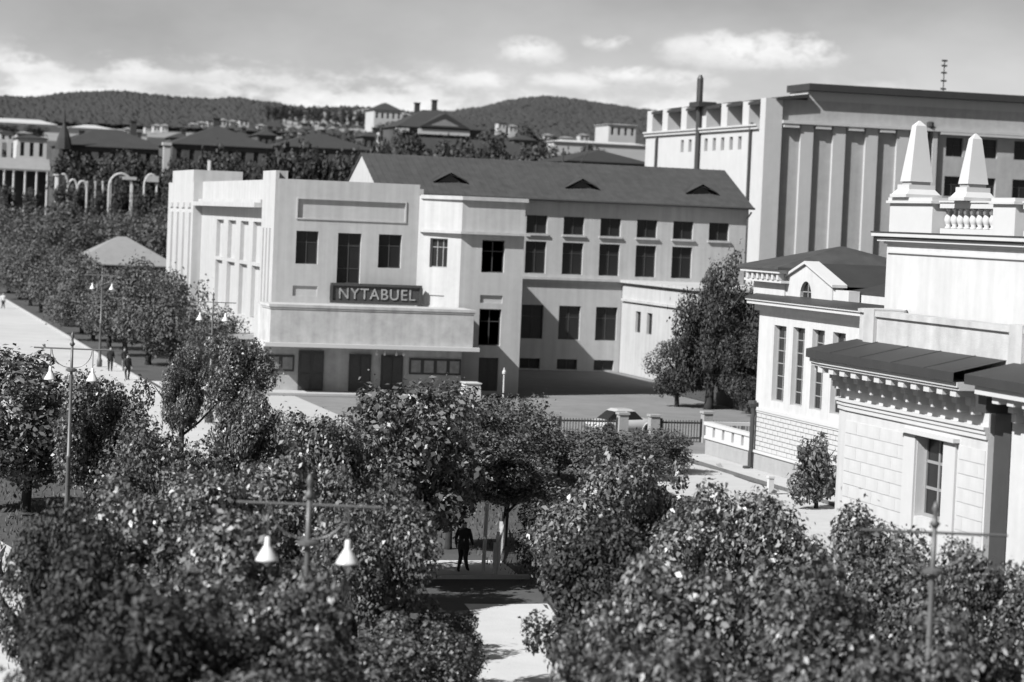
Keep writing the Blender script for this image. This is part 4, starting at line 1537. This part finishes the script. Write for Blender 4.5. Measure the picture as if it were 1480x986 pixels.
# white box at the cinema corner
bx = MB().hull([(41.2, 159.6, 0), (42.3, 159.6, 0), (42.3, 161.2, 0), (41.2, 161.2, 0)], [(41.3, 159.7, 1.15), (42.25, 159.7, 1.15), (42.25, 161.1, 1.15), (41.3, 161.1, 1.15)])
bx.box(41.22, 42.32, 159.62, 161.18, 1.15, 1.22)
tag(bx.build('box_stand', MT['trim']), 'white box stand on the pavement at the porch end of the cinema', 'stand')
# kerb line of the plot near the man
tag(MB().box(18.9, 23.2, 80.2, 80.4, 0, .14).build('kerb', MT['kerb']), kind='structure')


def bench(x, y, ang, label):
    t = thing('bench', (x, y, 0), label, 'bench', 'slatted park benches')
    for k_ in range(4):
        o = MB().box(-.9, .9, -.22 + k_ * .12, -.13 + k_ * .12, .44, .47).build('slat', MT['wood_pale'])
        o.parent = t
    for k_ in range(3):
        o = MB().box(-.9, .9, .27 + k_ * .03, .30 + k_ * .03, .58 + k_ * .13, .68 + k_ * .13).build('slat', MT['wood_pale'])
        o.parent = t
    for s in (-.75, .75):
        o = MB().box(s - .04, s + .04, -.22, .26, 0, .435).box(s - .03, s + .03, .20, .268, .435, .95).build('leg', MT['metal'])
        o.parent = t
    t.rotation_euler.z = ang
    return t


bench(6.2, 98.0, R(-100), 'pale slatted bench under the tree at the left edge')
bench(5.4, 80.5, R(-100), 'pale slatted bench further down at the left edge')


# ------------------------------------------------------------------ parked car
def car():
    t = thing('parked_car', (44.6, 136.2, 0), 'rounded white roofed car parked behind the iron fence', 'car')
    b = MB()
    L_ = [(-2.15, .42, .62, .35), (-2.0, .74, .74, .28), (-1.5, .80, .92, .25), (-.9, .82, .95, .24), (.3, .84, .98, .24), (.9, .82, 1.0, .24), (1.5, .78, .98, .25), (1.95, .62, .85, .3), (2.15, .4, .6, .38)]
    rings = []
    for (x, hw, zt, zb) in L_:
        rings.append([(x, -hw, zb), (x, -hw * 1.03, (zb + zt) * .5), (x, -hw * .9, zt - .05), (x, -hw * .5, zt), (x, hw * .5, zt), (x, hw * .9, zt - .05), (x, hw * 1.03, (zb + zt) * .5), (x, hw, zb)])
    n_ = 8
    for r_ in rings:
        b.v += r_
    for i in range(len(rings) - 1):
        for k_ in range(n_):
            a, c = i * n_ + k_, i * n_ + (k_ + 1) % n_
            b.f.append((a, a + n_, c + n_, c))
    b.f.append(tuple(range(n_)))
    b.f.append(tuple((len(rings) - 1) * n_ + k_ for k_ in range(n_ - 1, -1, -1)))
    ob = []
    o = b.build('body', MT['car'], smooth=True)
    o.parent = t
    g = MB().hull([(-1.35, -.70, .93), (.95, -.70, .96), (.95, .70, .96), (-1.35, .70, .93)], [(-.75, -.58, 1.42), (.45, -.58, 1.42), (.45, .58, 1.42), (-.75, .58, 1.42)])
    o = g.build('window_band', MT['glass'])
    o.parent = t
    r_ = MB().hull([(-.85, -.62, 1.40), (.55, -.62, 1.40), (.55, .62, 1.40), (-.85, .62, 1.40)], [(-.6, -.48, 1.54), (.3, -.48, 1.54), (.3, .48, 1.54), (-.6, .48, 1.54)])
    for x in (-.1,):
        r_.box(x - .05, x + .05, -.66, .66, .95, 1.42)
    o = r_.build('roof', MT['car'], bevel=.06)
    o.parent = t
    for s in (-1, 1):
        for x in (-1.3, 1.3):
            w_ = MB()
            c = [(x + .33 * math.cos(a), s * .72, .33 + .33 * math.sin(a)) for a in [2 * math.pi * i / 16 for i in range(16)]]
            w_.hull(c, [(p[0], s * .86, p[2]) for p in c])
            o = w_.build('wheel', MT['tyre'])
            o.parent = t
            c = [(x + .17 * math.cos(a), s * .861, .33 + .17 * math.sin(a)) for a in [2 * math.pi * i / 12 for i in range(12)]]
            o2 = MB().hull(c, [(p[0], s * .88, p[2]) for p in c]).build('hub_cap', MT['lamp_paint'])
            o2.parent = o
            fd = MB()
            arc = [(x + .46 * math.cos(a), .33 + .46 * math.sin(a)) for a in [math.pi * i / 8 for i in range(9)]]
            for (p0, p1) in zip(arc, arc[1:]):
                fd.hull([(p0[0], s * .70, p0[1]), (p0[0], s * .90, p0[1] - .03), (p1[0], s * .90, p1[1] - .03), (p1[0], s * .70, p1[1])],
                        [(p0[0], s * .70, p0[1] + .05), (p0[0], s * .90, p0[1] + .02), (p1[0], s * .90, p1[1] + .02), (p1[0], s * .70, p1[1] + .05)])
            o3 = fd.build('fender', MT['car'])
            o3.parent = t
    for s in (-.5, .5):
        o = MB().lathe([(.02, 0), (.1, .02), (.1, .08), (.05, .1)], 0, 0, 10).build('headlight', MT['lamp_white'])
        o.parent = t
        o.location, o.rotation_euler = (-2.02, s, .68), (0, R(-90), 0)
    o = MB().box(-2.28, -2.18, -.75, .75, .38, .48).build('bumper', MT['lamp_paint'])
    o.parent = t
    t.rotation_euler.z = R(8)


car()


# ------------------------------------------------------------------ people
def person(x, y, ang, h, top, legs, label, group=None, stride=.16, hat=False, armbend=.1, skirt=False):
    """one continuous skinned body, hair or cap and skirt as children"""
    t = thing('person', (x, y, 0), label, 'person', group)
    k_ = h / 1.75
    V, E, Rr = [], [], []

    def node(p, r_, par=None):
        V.append(Vector(p) * k_)
        Rr.append(r_ * k_ * (1.32 if r_ > .03 else 1.0))
        if par is not None:
            E.append((par, len(V) - 1))
        return len(V) - 1
    pel = node((0, 0, .95), .145)
    wst = node((0, 0, 1.10), .135, pel)
    che = node((0, -.01, 1.30), .165, wst)
    nk = node((0, .0, 1.47), .065, che)
    hd0 = node((0, -.015, 1.56), .075, nk)
    hd1 = node((0, -.025, 1.66), .095, hd0)
    hd2 = node((0, -.01, 1.735), .06, hd1)
    node((0, -.105, 1.63), .018, hd1)
    hands = []
    for s in (-1, 1):
        st = stride * s
        hip = node((s * .10, 0, .86), .10, pel)
        kn = node((s * .11, -st * .6, .50), .065, hip)
        an = node((s * .11, st * .9 if st < 0 else st * .9, .09), .042, kn)
        node((s * .12, st * .9 - .15, .035), .035, an)
        sh = node((s * .19, 0, 1.41), .065, che)
        el = node((s * .25, .03 + st * .3, 1.13), .048, sh)
        wr = node((s * .26, -.04 + st * .6 - armbend, .90), .033, el)
        pm = node((s * .26, -.06 + st * .6 - armbend, .82), .036, wr)
        for f in range(4):
            f1 = node((s * (.262 - .004 * f), -.09 + f * .02 + st * .6 - armbend, .775 - .004 * abs(f - 1.5)), .010, pm)
            node((s * (.25 - .004 * f), -.095 + f * .02 + st * .6 - armbend, .735 + .006 * abs(f - 1.4)), .008, f1)
        th = node((s * .245, -.10 + st * .6 - armbend, .825), .011, pm)
        node((s * .235, -.12 + st * .6 - armbend, .79), .009, th)
    me = bpy.data.meshes.new('body_source')
    me.from_pydata(V, E, [])
    src = bpy.data.objects.new('body_source', me)
    COL.objects.link(src)
    sk = src.modifiers.new('skin', 'SKIN')
    sk.use_smooth_shade = True
    for i, d in enumerate(me.skin_vertices[0].data):
        d.radius = (Rr[i], Rr[i] * (.72 if i in (pel, wst, che) else 1))
        d.use_root = (i == pel)
    ss = src.modifiers.new('sub', 'SUBSURF')
    ss.levels = ss.render_levels = 1
    bm_ = bpy.data.meshes.new_from_object(src.evaluated_get(bpy.context.evaluated_depsgraph_get()))
    bpy.data.objects.remove(src)
    bm_.materials.clear()
    for m_ in (MT[top], MT[legs], MT['skin'], MT['suit']):
        bm_.materials.append(m_)
    for p in bm_.polygons:
        z = p.center.z / k_
        ax = abs(p.center.x) / k_
        p.material_index = 2 if z > 1.50 or (ax > .2 and z < .90) else (3 if z < .10 else (0 if z > .93 or ax > .215 else 1))
        p.use_smooth = True
    o = bpy.data.objects.new('body', bm_)
    COL.objects.link(o)
    o.parent = t
    hr = MB().lathe([(.10 * k_, 1.64 * k_), (.108 * k_, 1.69 * k_), (.085 * k_, 1.76 * k_), (.03 * k_, 1.785 * k_)], 0, .012 * k_, 12)
    if hat:
        hr.lathe([(.14 * k_, 1.70 * k_), (.14 * k_, 1.715 * k_)], 0, -.02 * k_, 12)
    o = hr.build('cap' if hat else 'hair', MT['hair'], smooth=True)
    o.parent = t
    if skirt:
        o = MB().lathe([(.24 * k_, .48 * k_), (.19 * k_, .8 * k_), (.145 * k_, 1.04 * k_)], 0, 0, 16).build('skirt', MT[legs], smooth=True)
        o.parent = t
    t.rotation_euler.z = ang
    return t


person(21.3, 81.9, R(150), 1.78, 'suit', 'suit', 'man in a dark suit walking away along the path beside the picket fence', stride=.2)
person(20.4, 172.6, R(20), 1.8, 'suit', 'suit', 'dark clothed person standing alone at the edge of the bright crossing', stride=.08, hat=True)
person(20.2, 181.5, R(0), 1.75, 'suit', 'suit', 'dark figure left of the pair under the trees beyond the crossing', 'pair of people under the trees', .06)
person(21.3, 182.2, R(10), 1.72, 'suit', 'cloth_mid', 'dark figure right of the pair under the trees beyond the crossing', 'pair of people under the trees', .06, hat=True)
person(22.6 - 3.2, 283, R(-20), 1.75, 'cloth_pale', 'suit', 'person in a pale shirt walking up the empty bright road', stride=.2)
person(40.6, 157.4, R(80), 1.15, 'cloth_pale', 'cloth_mid', 'child in a pale top standing on the pavement left of the white box', stride=.06)
person(27.9, 164.2, R(60), 1.65, 'cloth_pale', 'cloth_pale', 'woman in white at the corner of the cinema porch', 'people at the porch corner', .06, skirt=True)
person(27.3, 165.0, R(-40), 1.62, 'cloth_pale', 'cloth_mid', 'woman in a pale blouse and grey skirt at the porch corner', 'people at the porch corner', .06, skirt=True)


# ------------------------------------------------------------------ park pavilion with pale roof
def kiosk():
    x, y = 34.6, 303.0
    t = thing('park_pavilion', (x, y, 0), 'park pavilion with a pale pyramid roof among the trees', 'pavilion')
    w, d, e, top = 6.1, 5.5, 4.9, 8.3
    MB().hip(x - w, x + w, y - d, y + d, e, top, w - .3, .25).build('roof', MT['roof_pale'], t)
    MB().box(x - w + .8, x + w - .8, y - d + .8, y + d - .8, 0, 4.85).build('wall', MT['wall_far'], t)
    pm = MB().box(-.12, .12, -.12, .12, 0, 4.85).mesh('post', MT['trim'])
    for i in range(5):
        piece('post', pm, t, (x - w + .3 + i * (2 * w - .6) / 4, y - d + .3, 0))
        if i not in (0,):
            piece('post', pm, t, (x - w + .3, y - d + .3 + i * (2 * d - .6) / 4, 0))


kiosk()


ORD = ('first second third fourth fifth sixth seventh eighth ninth tenth eleventh twelfth thirteenth fourteenth fifteenth sixteenth seventeenth eighteenth nineteenth '
       'twentieth twenty-first twenty-second twenty-third twenty-fourth twenty-fifth twenty-sixth twenty-seventh twenty-eighth twenty-ninth thirtieth').split()


# ------------------------------------------------------------------ background town
def gz(p):
    return ground_z(p.x, p.y)


def far_house(name, px0, px1, py_eave, py_ridge, dist, depth, label, wall='wall_far', roof='roof_far', cat='house', hip=True, nwin=0, group=None, chim=(), py_base=None, wpane='glass'):
    """a house of the town: placed by its eaves line and distance, standing on the terrain"""
    a, b = at(px0, py_eave, dist), at(px1, py_eave, dist)
    x0, x1 = a.x, b.x
    y0 = (a.y + b.y) / 2
    y1 = y0 + depth
    ze = (a.z + b.z) / 2
    zb = min(ground_z(x0, y0), ground_z(x1, y0), ground_z(x1, y1), ground_z(x0, y1)) - .3
    zr = ze + (py_eave - py_ridge) * dist / F_PX
    t = thing(name, ((x0 + x1) / 2, y0, zb), label, cat, group)
    ops = []
    wl = MB()
    if nwin:
        s = (x1 - x0) / nwin
        hgt = min(1.9, (ze - zb) * .38)
        for i in range(nwin):
            c = s * (i + .5)
            ops.append((c - s * .2, c + s * .2, ze - .7 - hgt, ze - .7))
    wall_face(wl, (x0, y0), FRONT, x1 - x0, zb, ze, ops, .2)
    wl.box(x0, x1, y0 + .35, y1, zb, ze)
    wl.build('wall', MT[wall], t)
    for o in ops:
        window(t, (x0, y0), FRONT, *o, depth=.2, cols=2, rows=[.6], glass=wpane)
    r_ = MB()
    if zr > ze + .05:
        if hip:
            r_.hip(x0, x1, y0, y1, ze + .003, zr, min((x1 - x0), depth) * .48, .4)
        else:
            r_.hip(x0, x1, y0, y1, ze + .003, zr, .01, .4)
    else:
        r_.box(x0 - .3, x1 + .3, y0 - .3, y1, ze + .003, ze + .3)
    rf = r_.build('roof', MT[roof], t)
    for (pxc, pyt) in chim:
        p = at(pxc, pyt, dist + depth * .5)
        MB().box(p.x - .55, p.x + .55, p.y - .5, p.y + .5, ze, p.z).box(p.x - .7, p.x + .7, p.y - .65, p.y + .65, p.z, p.z + .25).build('chimney', MT['metal'], rf)
    return t, (x0, x1, y0, y1, zb, ze, zr)


# dark two storey houses behind the avenue trees
h1, g1 = far_house('town_house', 84, 243, 214, 186, 452, 16, 'long dark house with a pointed roof turret behind the white arcade', nwin=9, chim=((193, 176),))
p = at(92, 214, 448)
sp = MB().tube([(p.x, p.y, p.z - .2), (p.x, p.y, p.z + 1.9), (p.x, p.y, p.z + 4.4), (p.x, p.y, p.z + 7.0)], [1.6, 1.15, .25, .08], 8)
sp.build('turret', MT['roof_far'], h1)
h2, g2 = far_house('town_house', 247, 402, 212, 180, 420, 18, 'dark hipped house right of the tall white chimney', nwin=8, chim=((313, 172),))
far_house('town_house', 398, 545, 215, 192, 430, 16, 'dark house left of the white gable', nwin=7)
far_house('town_house', 550, 830, 232, 200, 470, 20, 'long dark house behind the cinema wing roof', nwin=0)
p = at(241, 212, 415)
o = MB().box(p.x - .55, p.x + .55, p.y - .5, p.y + .5, gz(p) - .2, p.z + .2).box(p.x - .75, p.x + .75, p.y - .7, p.y + .7, p.z + .2, p.z + .7).build('chimney_stack', MT['wall_far_white'])
tag(o, 'tall white chimney stack between the two dark hipped houses', 'chimney')
for (px, pt, pb, dd, lb) in ((304, 232, 262, 400, 'pale post in front of the dark hipped house'), (548, 192, 235, 425, 'white chimney above the cinema gable')):
    p, q = at(px, pt, dd), at(px, pb, dd)
    o = MB().tube([(q.x, q.y, gz(q) - .2), (p.x, p.y, p.z)], .42, 8).build('white_post', MT['wall_far_white'])
    tag(o, lb, 'post')


def portico_house():
    a, b = at(-60, 243, 425), at(76, 243, 425)
    y0 = a.y
    zb = ground_z(a.x, y0) - .3
    t = thing('portico_house', ((a.x + b.x) / 2, y0, zb), 'white two storey house with columned porch at the far left', 'house')
    x0, x1, zm = a.x, b.x, (a.z + b.z) / 2
    w = MB()
    up_z = at(40, 199, 425).z
    ux = at(29, 199, 425).x
    ops = [(i * 1.6 + .5, i * 1.6 + 1.2, zm + 2.3, up_z - .7) for i in range(3)]
    wall_face(w, (ux, y0 + 3), FRONT, x1 - ux - .5, zm + 1.6, up_z, ops, .2)
    w.box(ux, x1 - .5, y0 + 3.4, y0 + 13, zb, up_z)
    w.box(x0, ux, y0 + 3.4, y0 + 13, zb, zm + 1.6)
    w.build('wall', MT['wall_far_white'], t)
    for o in ops:
        window(t, (ux, y0 + 3), FRONT, *o, depth=.2, cols=1, rows=1)
    MB().add([(x0, y0 - .3, zm), (x1, y0 - .3, zm), (x1, y0 + 3, zm + 1.9), (x0, y0 + 3, zm + 1.9), (x0, y0 - .3, zm - .3), (x1, y0 - .3, zm - .3)], [(0, 1, 2, 3), (4, 5, 1, 0)]).build('porch_roof', MT['roof_pale'], t)
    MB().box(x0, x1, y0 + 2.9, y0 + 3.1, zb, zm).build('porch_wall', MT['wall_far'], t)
    cm = MB().lathe([(.30, zb), (.26, zb + .3), (.22, zm - .7), (.32, zm - .5), (.32, zm - .31)], 0, 0, 8).mesh('column', MT['wall_far_white'])
    for px in (-50, -20, 8, 22, 39, 56, 72):
        q = at(px, 243, 425)
        piece('column', cm, t, (q.x, y0, 0))
    MB().hip(ux, x1 - .5, y0 + 3, y0 + 13, up_z + .003, up_z + .7, 2, .3).build('roof', MT['roof_far'], t)
    for px in (3, 17):
        q = at(px, 200, 425)
        MB().box(q.x - .35, q.x + .35, y0 + 3.4, y0 + 4.1, zm + 1.6, q.z).build('roof_post', MT['wall_far_white'], t)


portico_house()


def arcade():
    a, b = at(80, 290, 405), at(242, 290, 405)
    zb = min(ground_z(a.x, a.y), ground_z(b.x, b.y)) - .2
    t = thing('white_arcade', ((a.x + b.x) / 2, a.y, zb), 'broken row of white arches and columns above the park trees', 'arcade')
    y0 = a.y

    def col(px, pt, r_=.2):
        p = at(px, pt, 405)
        MB().lathe([(r_ * 1.3, zb), (r_, zb + .5), (r_ * .9, p.z - .4), (r_ * 1.4, p.z - .2), (r_ * 1.4, p.z)], p.x, y0, 8).build('column', MT['wall_far_white'], t)
    col(84, 252, .55)
    for px in (98, 128, 140, 151, 163, 193):
        col(px, 262)

    def arch(px0, px1, pt, pb):
        p0, p1 = at(px0, pb, 405), at(px1, pb, 405)
        top = at((px0 + px1) / 2, pt, 405).z
        c, r_ = (p0.x + p1.x) / 2, (p1.x - p0.x) / 2
        pts = [(p0.x, y0, p0.z)] + [(c - r_ * math.cos(math.pi * i / 10), y0, p0.z + (top - p0.z) * math.sin(math.pi * i / 10)) for i in range(1, 10)] + [(p1.x, y0, p1.z)]
        MB().tube(pts, .22, 8).build('arch', MT['wall_far_white'], t)
        for q in (p0, p1):
            MB().tube([(q.x, y0, zb), (q.x, y0, q.z)], .22, 8).build('column', MT['wall_far_white'], t)
    arch(98, 113, 260, 276)
    arch(113, 127, 262, 274)
    arch(160, 195, 251, 270)
    arch(213, 232, 252, 268)
    arch(86, 98, 252, 266)
    p, q = at(180, 255, 405), at(201, 255, 405)
    MB().box(p.x, q.x, y0 - .4, y0 + .4, p.z - .5, p.z).build('lintel', MT['wall_far_white'], t)
    p, q = at(216, 260, 405), at(234, 260, 405)
    MB().box(p.x, q.x, y0 - .4, y0 + .4, p.z - .3, p.z + .7).build('lintel', MT['wall_far_white'], t)


arcade()

# long white barracks along the foot of the left hill
far_house('white_barrack', -40, 84, 178, 171, 980, 14, 'long white barrack at the far left foot of the hill', wall='wall_far_white', roof='wall_far_white', nwin=9)
far_house('white_barrack', 100, 165, 186, 180, 960, 14, 'white barrack right of the roof turret at the hill foot', wall='wall_far_white', roof='wall_far_white', nwin=6)
GH = 'small pale houses at the foot of the hill'
small = [(0, 20, 192), (24, 46, 193), (120, 138, 196), (145, 160, 196), (168, 180, 190), (180, 190, 187), (210, 218, 183), (222, 232, 182), (234, 243, 182), (258, 270, 180), (274, 284, 180), (286, 298, 178), (300, 312, 175),
         (316, 328, 174), (332, 342, 176), (346, 360, 174), (343, 352, 184), (372, 384, 182), (398, 408, 184), (414, 424, 196), (425, 436, 194), (462, 476, 193), (478, 486, 186), (505, 515, 196), (720, 732, 178), (736, 748, 183), (786, 800, 196),
         (795, 808, 200), (810, 830, 200), (838, 852, 196)]
for i, (a, b, y) in enumerate(small):
    dd = 620.0
    while dd < 1240:
        q = at((a + b) / 2, y, dd)
        if ground_z(q.x, q.y) + 2.6 >= q.z:
            break
        dd += 8
    far_house('small_house', a, b, y, y - 3, dd, 6, '%s tiny pale house from the left along the foot of the hills' % ORD[sorted(small).index((a, b, y))], wall='wall_far_white', roof='roof_pale' if i % 3 else 'roof_far', group=GH, nwin=2)
GD = 'dark roofed houses on the slope'
jumble = [(96, 132, 203, 9), (140, 176, 205, 8), (180, 214, 204, 7), (246, 276, 200, 8), (330, 366, 197, 7), (372, 400, 196, 8), (404, 440, 204, 8), (446, 480, 200, 7), (488, 520, 202, 8), (524, 552, 198, 8),
          (690, 724, 200, 8), (742, 776, 203, 8), (782, 812, 209, 6)]
for i, (a, b, y, rh) in enumerate(jumble):
    far_house('slope_house', a, b, y, y - rh, 520 + (i * 53) % 110, 9, '%s small dark roofed house from the left among the town trees' % ORD[i], group=GD, nwin=3, chim=(((a + b) // 2 + 4, y - rh - 4),))
# house on the ridge field and pedimented house with two chimneys
far_house('ridge_house', 540, 582, 160, 148, 820, 14, 'broad pale house with dark roof left of the two chimneys on the rise', wall='wall_far_white', roof='roof_far', nwin=5)


def pediment_house():
    t, (x0, x1, y0, y1, zb, ze, zr) = far_house('pediment_house', 572, 700, 186, 158, 560, 16, 'dark gabled house with white frieze and two chimneys on the rise', hip=True, nwin=7, chim=((603, 150), (628, 146)))
    a, b = at(608, 183, 556), at(688, 192, 556)
    MB().box(a.x, b.x, y0 - .5, y0 - .02, ze - 1.4, ze - .2).build('frieze', MT['wall_far_white'], t)
    c, zt = (a.x + b.x) / 2, ze + 3.4
    MB().add([(a.x, y0 - .9, ze + .2), (b.x, y0 - .9, ze + .2), (c, y0 - .9, zt), (c, y0 + 6, zt)], [(0, 1, 2), (1, 3, 2), (0, 2, 3)]).build('pediment', MT['roof_far'], t)
    MB().add([(c - 3.4, y0 - .92, ze + .6), (c + 3.4, y0 - .92, ze + .6), (c, y0 - .92, ze + 2.1)], [(0, 1, 2)]).build('tympanum', MT['roof_pale'], t)
    w = at(582, 188, 556)
    MB().box(w.x - 1.2, w.x + 1.8, y0 - .5, y0 - .02, ze - 1.2, ze - .3).build('frieze', MT['wall_far_white'], t)


pediment_house()
far_house('white_house', 879, 921, 181, 179, 640, 12, 'white house with four windows beside the tall hall', wall='wall_far_white', roof='wall_far_white', nwin=4)
far_house('low_white_wing', 795, 940, 208, 204, 600, 6, 'low white range below the white house', wall='wall_far_white', roof='wall_far_white', nwin=0)
far_house('shed', 818, 945, 236, 216, 300, 14, 'dark roofed shed between the cinema wing and the tall hall', nwin=0, roof='roof_dark')
p = at(813, 247, 290)
o = MB().tube([(p.x, p.y, 0), (p.x, p.y, p.z + 2.6)], .10, 6).tube([(p.x + 1.2, p.y, p.z - .4), (p.x + 3.2, p.y, p.z + 2.6)], .05, 5).build('mast', MT['metal'])
tag(o, 'thin dark mast behind the cinema wing roof', 'mast')

# dark trees of the town
GT = 'dark trees of the town behind'
town = [(88, 268, 403, 26), (106, 270, 403, 22), (122, 264, 410, 40), (150, 262, 410, 40), (178, 258, 410, 44), (205, 262, 410, 34), (226, 262, 410, 34), (170, 274, 402, 24), (142, 276, 402, 24), (204, 270, 402, 24), (46, 270, 420, 26), (10, 268, 420, 30), (120, 232, 470, 40), (160, 236, 455, 44), (205, 238, 450, 44), (270, 236, 395, 40), (330, 232, 395, 46), (372, 236, 395, 44), (430, 226, 410, 50), (470, 232, 405, 50), (505, 236, 402, 46), (560, 208, 440, 56),
        (600, 200, 500, 56), (640, 204, 500, 60), (690, 200, 500, 60), (735, 196, 510, 60), (770, 206, 490, 56), (800, 220, 440, 50), (840, 222, 420, 46), (720, 222, 420, 60), (670, 226, 420, 60), (620, 224, 420, 60),
        (580, 226, 420, 56), (535, 212, 450, 40), (440, 200, 560, 50), (400, 205, 560, 46), (490, 196, 580, 50), (525, 190, 600, 46), (30, 212, 520, 50), (4, 218, 500, 44), (760, 190, 560, 60), (860, 206, 560, 44),
        (10, 196, 700, 40), (50, 198, 690, 40), (95, 226, 425, 46), (118, 222, 425, 40), (140, 224, 425, 44), (168, 226, 425, 46), (192, 224, 425, 44), (222, 222, 425, 46), (105, 244, 412, 40), (150, 246, 412, 40), (185, 246, 412, 40), (230, 240, 412, 40), (256, 226, 402, 40), (292, 226, 402, 44), (318, 222, 402, 44), (350, 224, 402, 44), (390, 222, 402, 46), (415, 214, 402, 46), (448, 216, 402, 46), (486, 214, 402, 46), (520, 216, 402, 46), (545, 206, 402, 46), (590, 196, 470, 60), (660, 196, 470, 60), (715, 200, 470, 60), (780, 212, 470, 60), (640, 214, 440, 60), (700, 214, 440, 60), (760, 216, 440, 60), (815, 226, 440, 50), (300, 214, 440, 40), (460, 202, 480, 50), (500, 202, 480, 50), (420, 196, 520, 44), (560, 180, 700, 40), (715, 186, 640, 46)]
def town_row(px, dd):
    if px < 90:
        return 'behind the portico house' if dd >= 450 else 'under the columns of the portico house'
    if px < 250:
        return 'among the white arches' if dd < 412 else ('in front of the long turreted house' if dd < 440 else 'against the wall of the long turreted house')
    if px < 400:
        return 'before the dark hipped house by the white chimney' if dd < 420 else 'behind the dark hipped house by the white chimney'
    if px < 550:
        return 'left of the white gable' if dd < 450 else 'on the slope left of the two chimneys'
    return 'just behind the cinema wing roof' if dd < 450 else 'below the house with two chimneys'


rows_ = {}
for px, py, dd, wpx in sorted(town):
    rows_.setdefault(town_row(px, dd), []).append((px, dd))
for i, (px, py, dd, wpx) in enumerate(town):
    p = at(px, py, dd)
    g_ = ground_z(p.x, p.y)
    h = max(4.0, p.z - g_)
    tree(p.x, p.y, h, wpx / 2 * dd / F_PX, 'distant', '%s dark tree from the left %s' % (ORD[rows_[town_row(px, dd)].index((px, dd))], town_row(px, dd)), GT, low=.12, var=i % 4)
# row of trees on the open ridge
GR = 'row of trees on the bare ridge'
for i, px in enumerate((388, 398, 407, 415, 424, 433, 447, 455, 463, 476, 486, 497, 507, 520, 530, 540)):
    p = at(px, 141 + (i % 3), 1650)
    g_ = ground_z(p.x, p.y)
    h = max(6.0, min(14.0, p.z - g_))
    tree(p.x, p.y, h, (4.6 + (i * 7 % 3)) * 1650 / F_PX, 'distant', '%s tree from the left in the row on the bare ridge' % ORD[i], GR, low=.25, var=i % 4)


# forest on the hills: one mass of small low crowns
def hill_forest():
    g = np.random.default_rng(5)
    n = 42000
    vs, fs = [], []
    ico = [(0, 0, 1), (.9, 0, .35), (.28, .85, .35), (-.73, .53, .35), (-.73, -.53, .35), (.28, -.85, .35), (0, 0, -.6)]
    tri = [(0, 1, 2), (0, 2, 3), (0, 3, 4), (0, 4, 5), (0, 5, 1), (6, 2, 1), (6, 3, 2), (6, 4, 3), (6, 5, 4), (6, 1, 5)]
    a0, a1 = bearing_px(-120), bearing_px(1080)
    cnt = 0
    while cnt < n:
        az = a0 + (a1 - a0) * g.random()
        rr = 1180 + (RIDGE - 1160) * g.random() ** .7
        # the field on the ridge stays open
        px_ = 740 + (az - YAW) * F_PX
        if 395 < px_ < 590 and 1250 < rr < 2250 and g.random() < .93:
            continue
        x, y = math.sin(az) * rr, math.cos(az) * rr
        z = ground_z(x, y)
        s = 1.7 + 2.6 * g.random() ** 2
        hh = s * (.6 + .5 * g.random())
        o_ = len(vs)
        for (ix, iy, iz) in ico:
            vs.append((x + ix * s, y + iy * s, z + 1 + iz * hh))
        fs.extend((a + o_, b + o_, c + o_) for a, b, c in tri)
        cnt += 1
    mb = MB()
    mb.v, mb.f = vs, fs
    tag(mb.build('hill_forest', MT['forest']), 'dark wooded hills along the horizon', 'forest', kind='stuff')


hill_forest()


# rough grass and weeds in the beds
def bed_grass():
    g = np.random.default_rng(9)
    n = 60000
    x = g.uniform(-14, 60, n)
    y = g.uniform(40, 135, n)
    keep = ~((x > -2.6) & (x < 4.8)) & ~((x > 15.2) & (x < 22.6)) & ~((x > 36.4) & (y > 85))
    keep &= ~((x > 29) & (y < 75))
    x, y = x[keep], y[keep]
    n = len(x)
    h = g.uniform(.08, .24, n)
    a = g.uniform(0, 6.28, n)
    w = .02 + .025 * g.random(n)
    lx, ly = g.normal(0, .06, n), g.normal(0, .06, n)
    v = np.zeros((n, 3, 3))
    v[:, 0] = np.stack([x - np.cos(a) * w, y - np.sin(a) * w, np.zeros(n)], 1)
    v[:, 1] = np.stack([x + np.cos(a) * w, y + np.sin(a) * w, np.zeros(n)], 1)
    v[:, 2] = np.stack([x + lx, y + ly, h], 1)
    mb = MB()
    mb.v = [tuple(q) for q in v.reshape(-1, 3)]
    mb.f = [(3 * i, 3 * i + 1, 3 * i + 2) for i in range(n)]
    tag(mb.build('grass', MT['leaf_far']), 'rough grass under the avenue trees', 'grass', kind='stuff')


bed_grass()
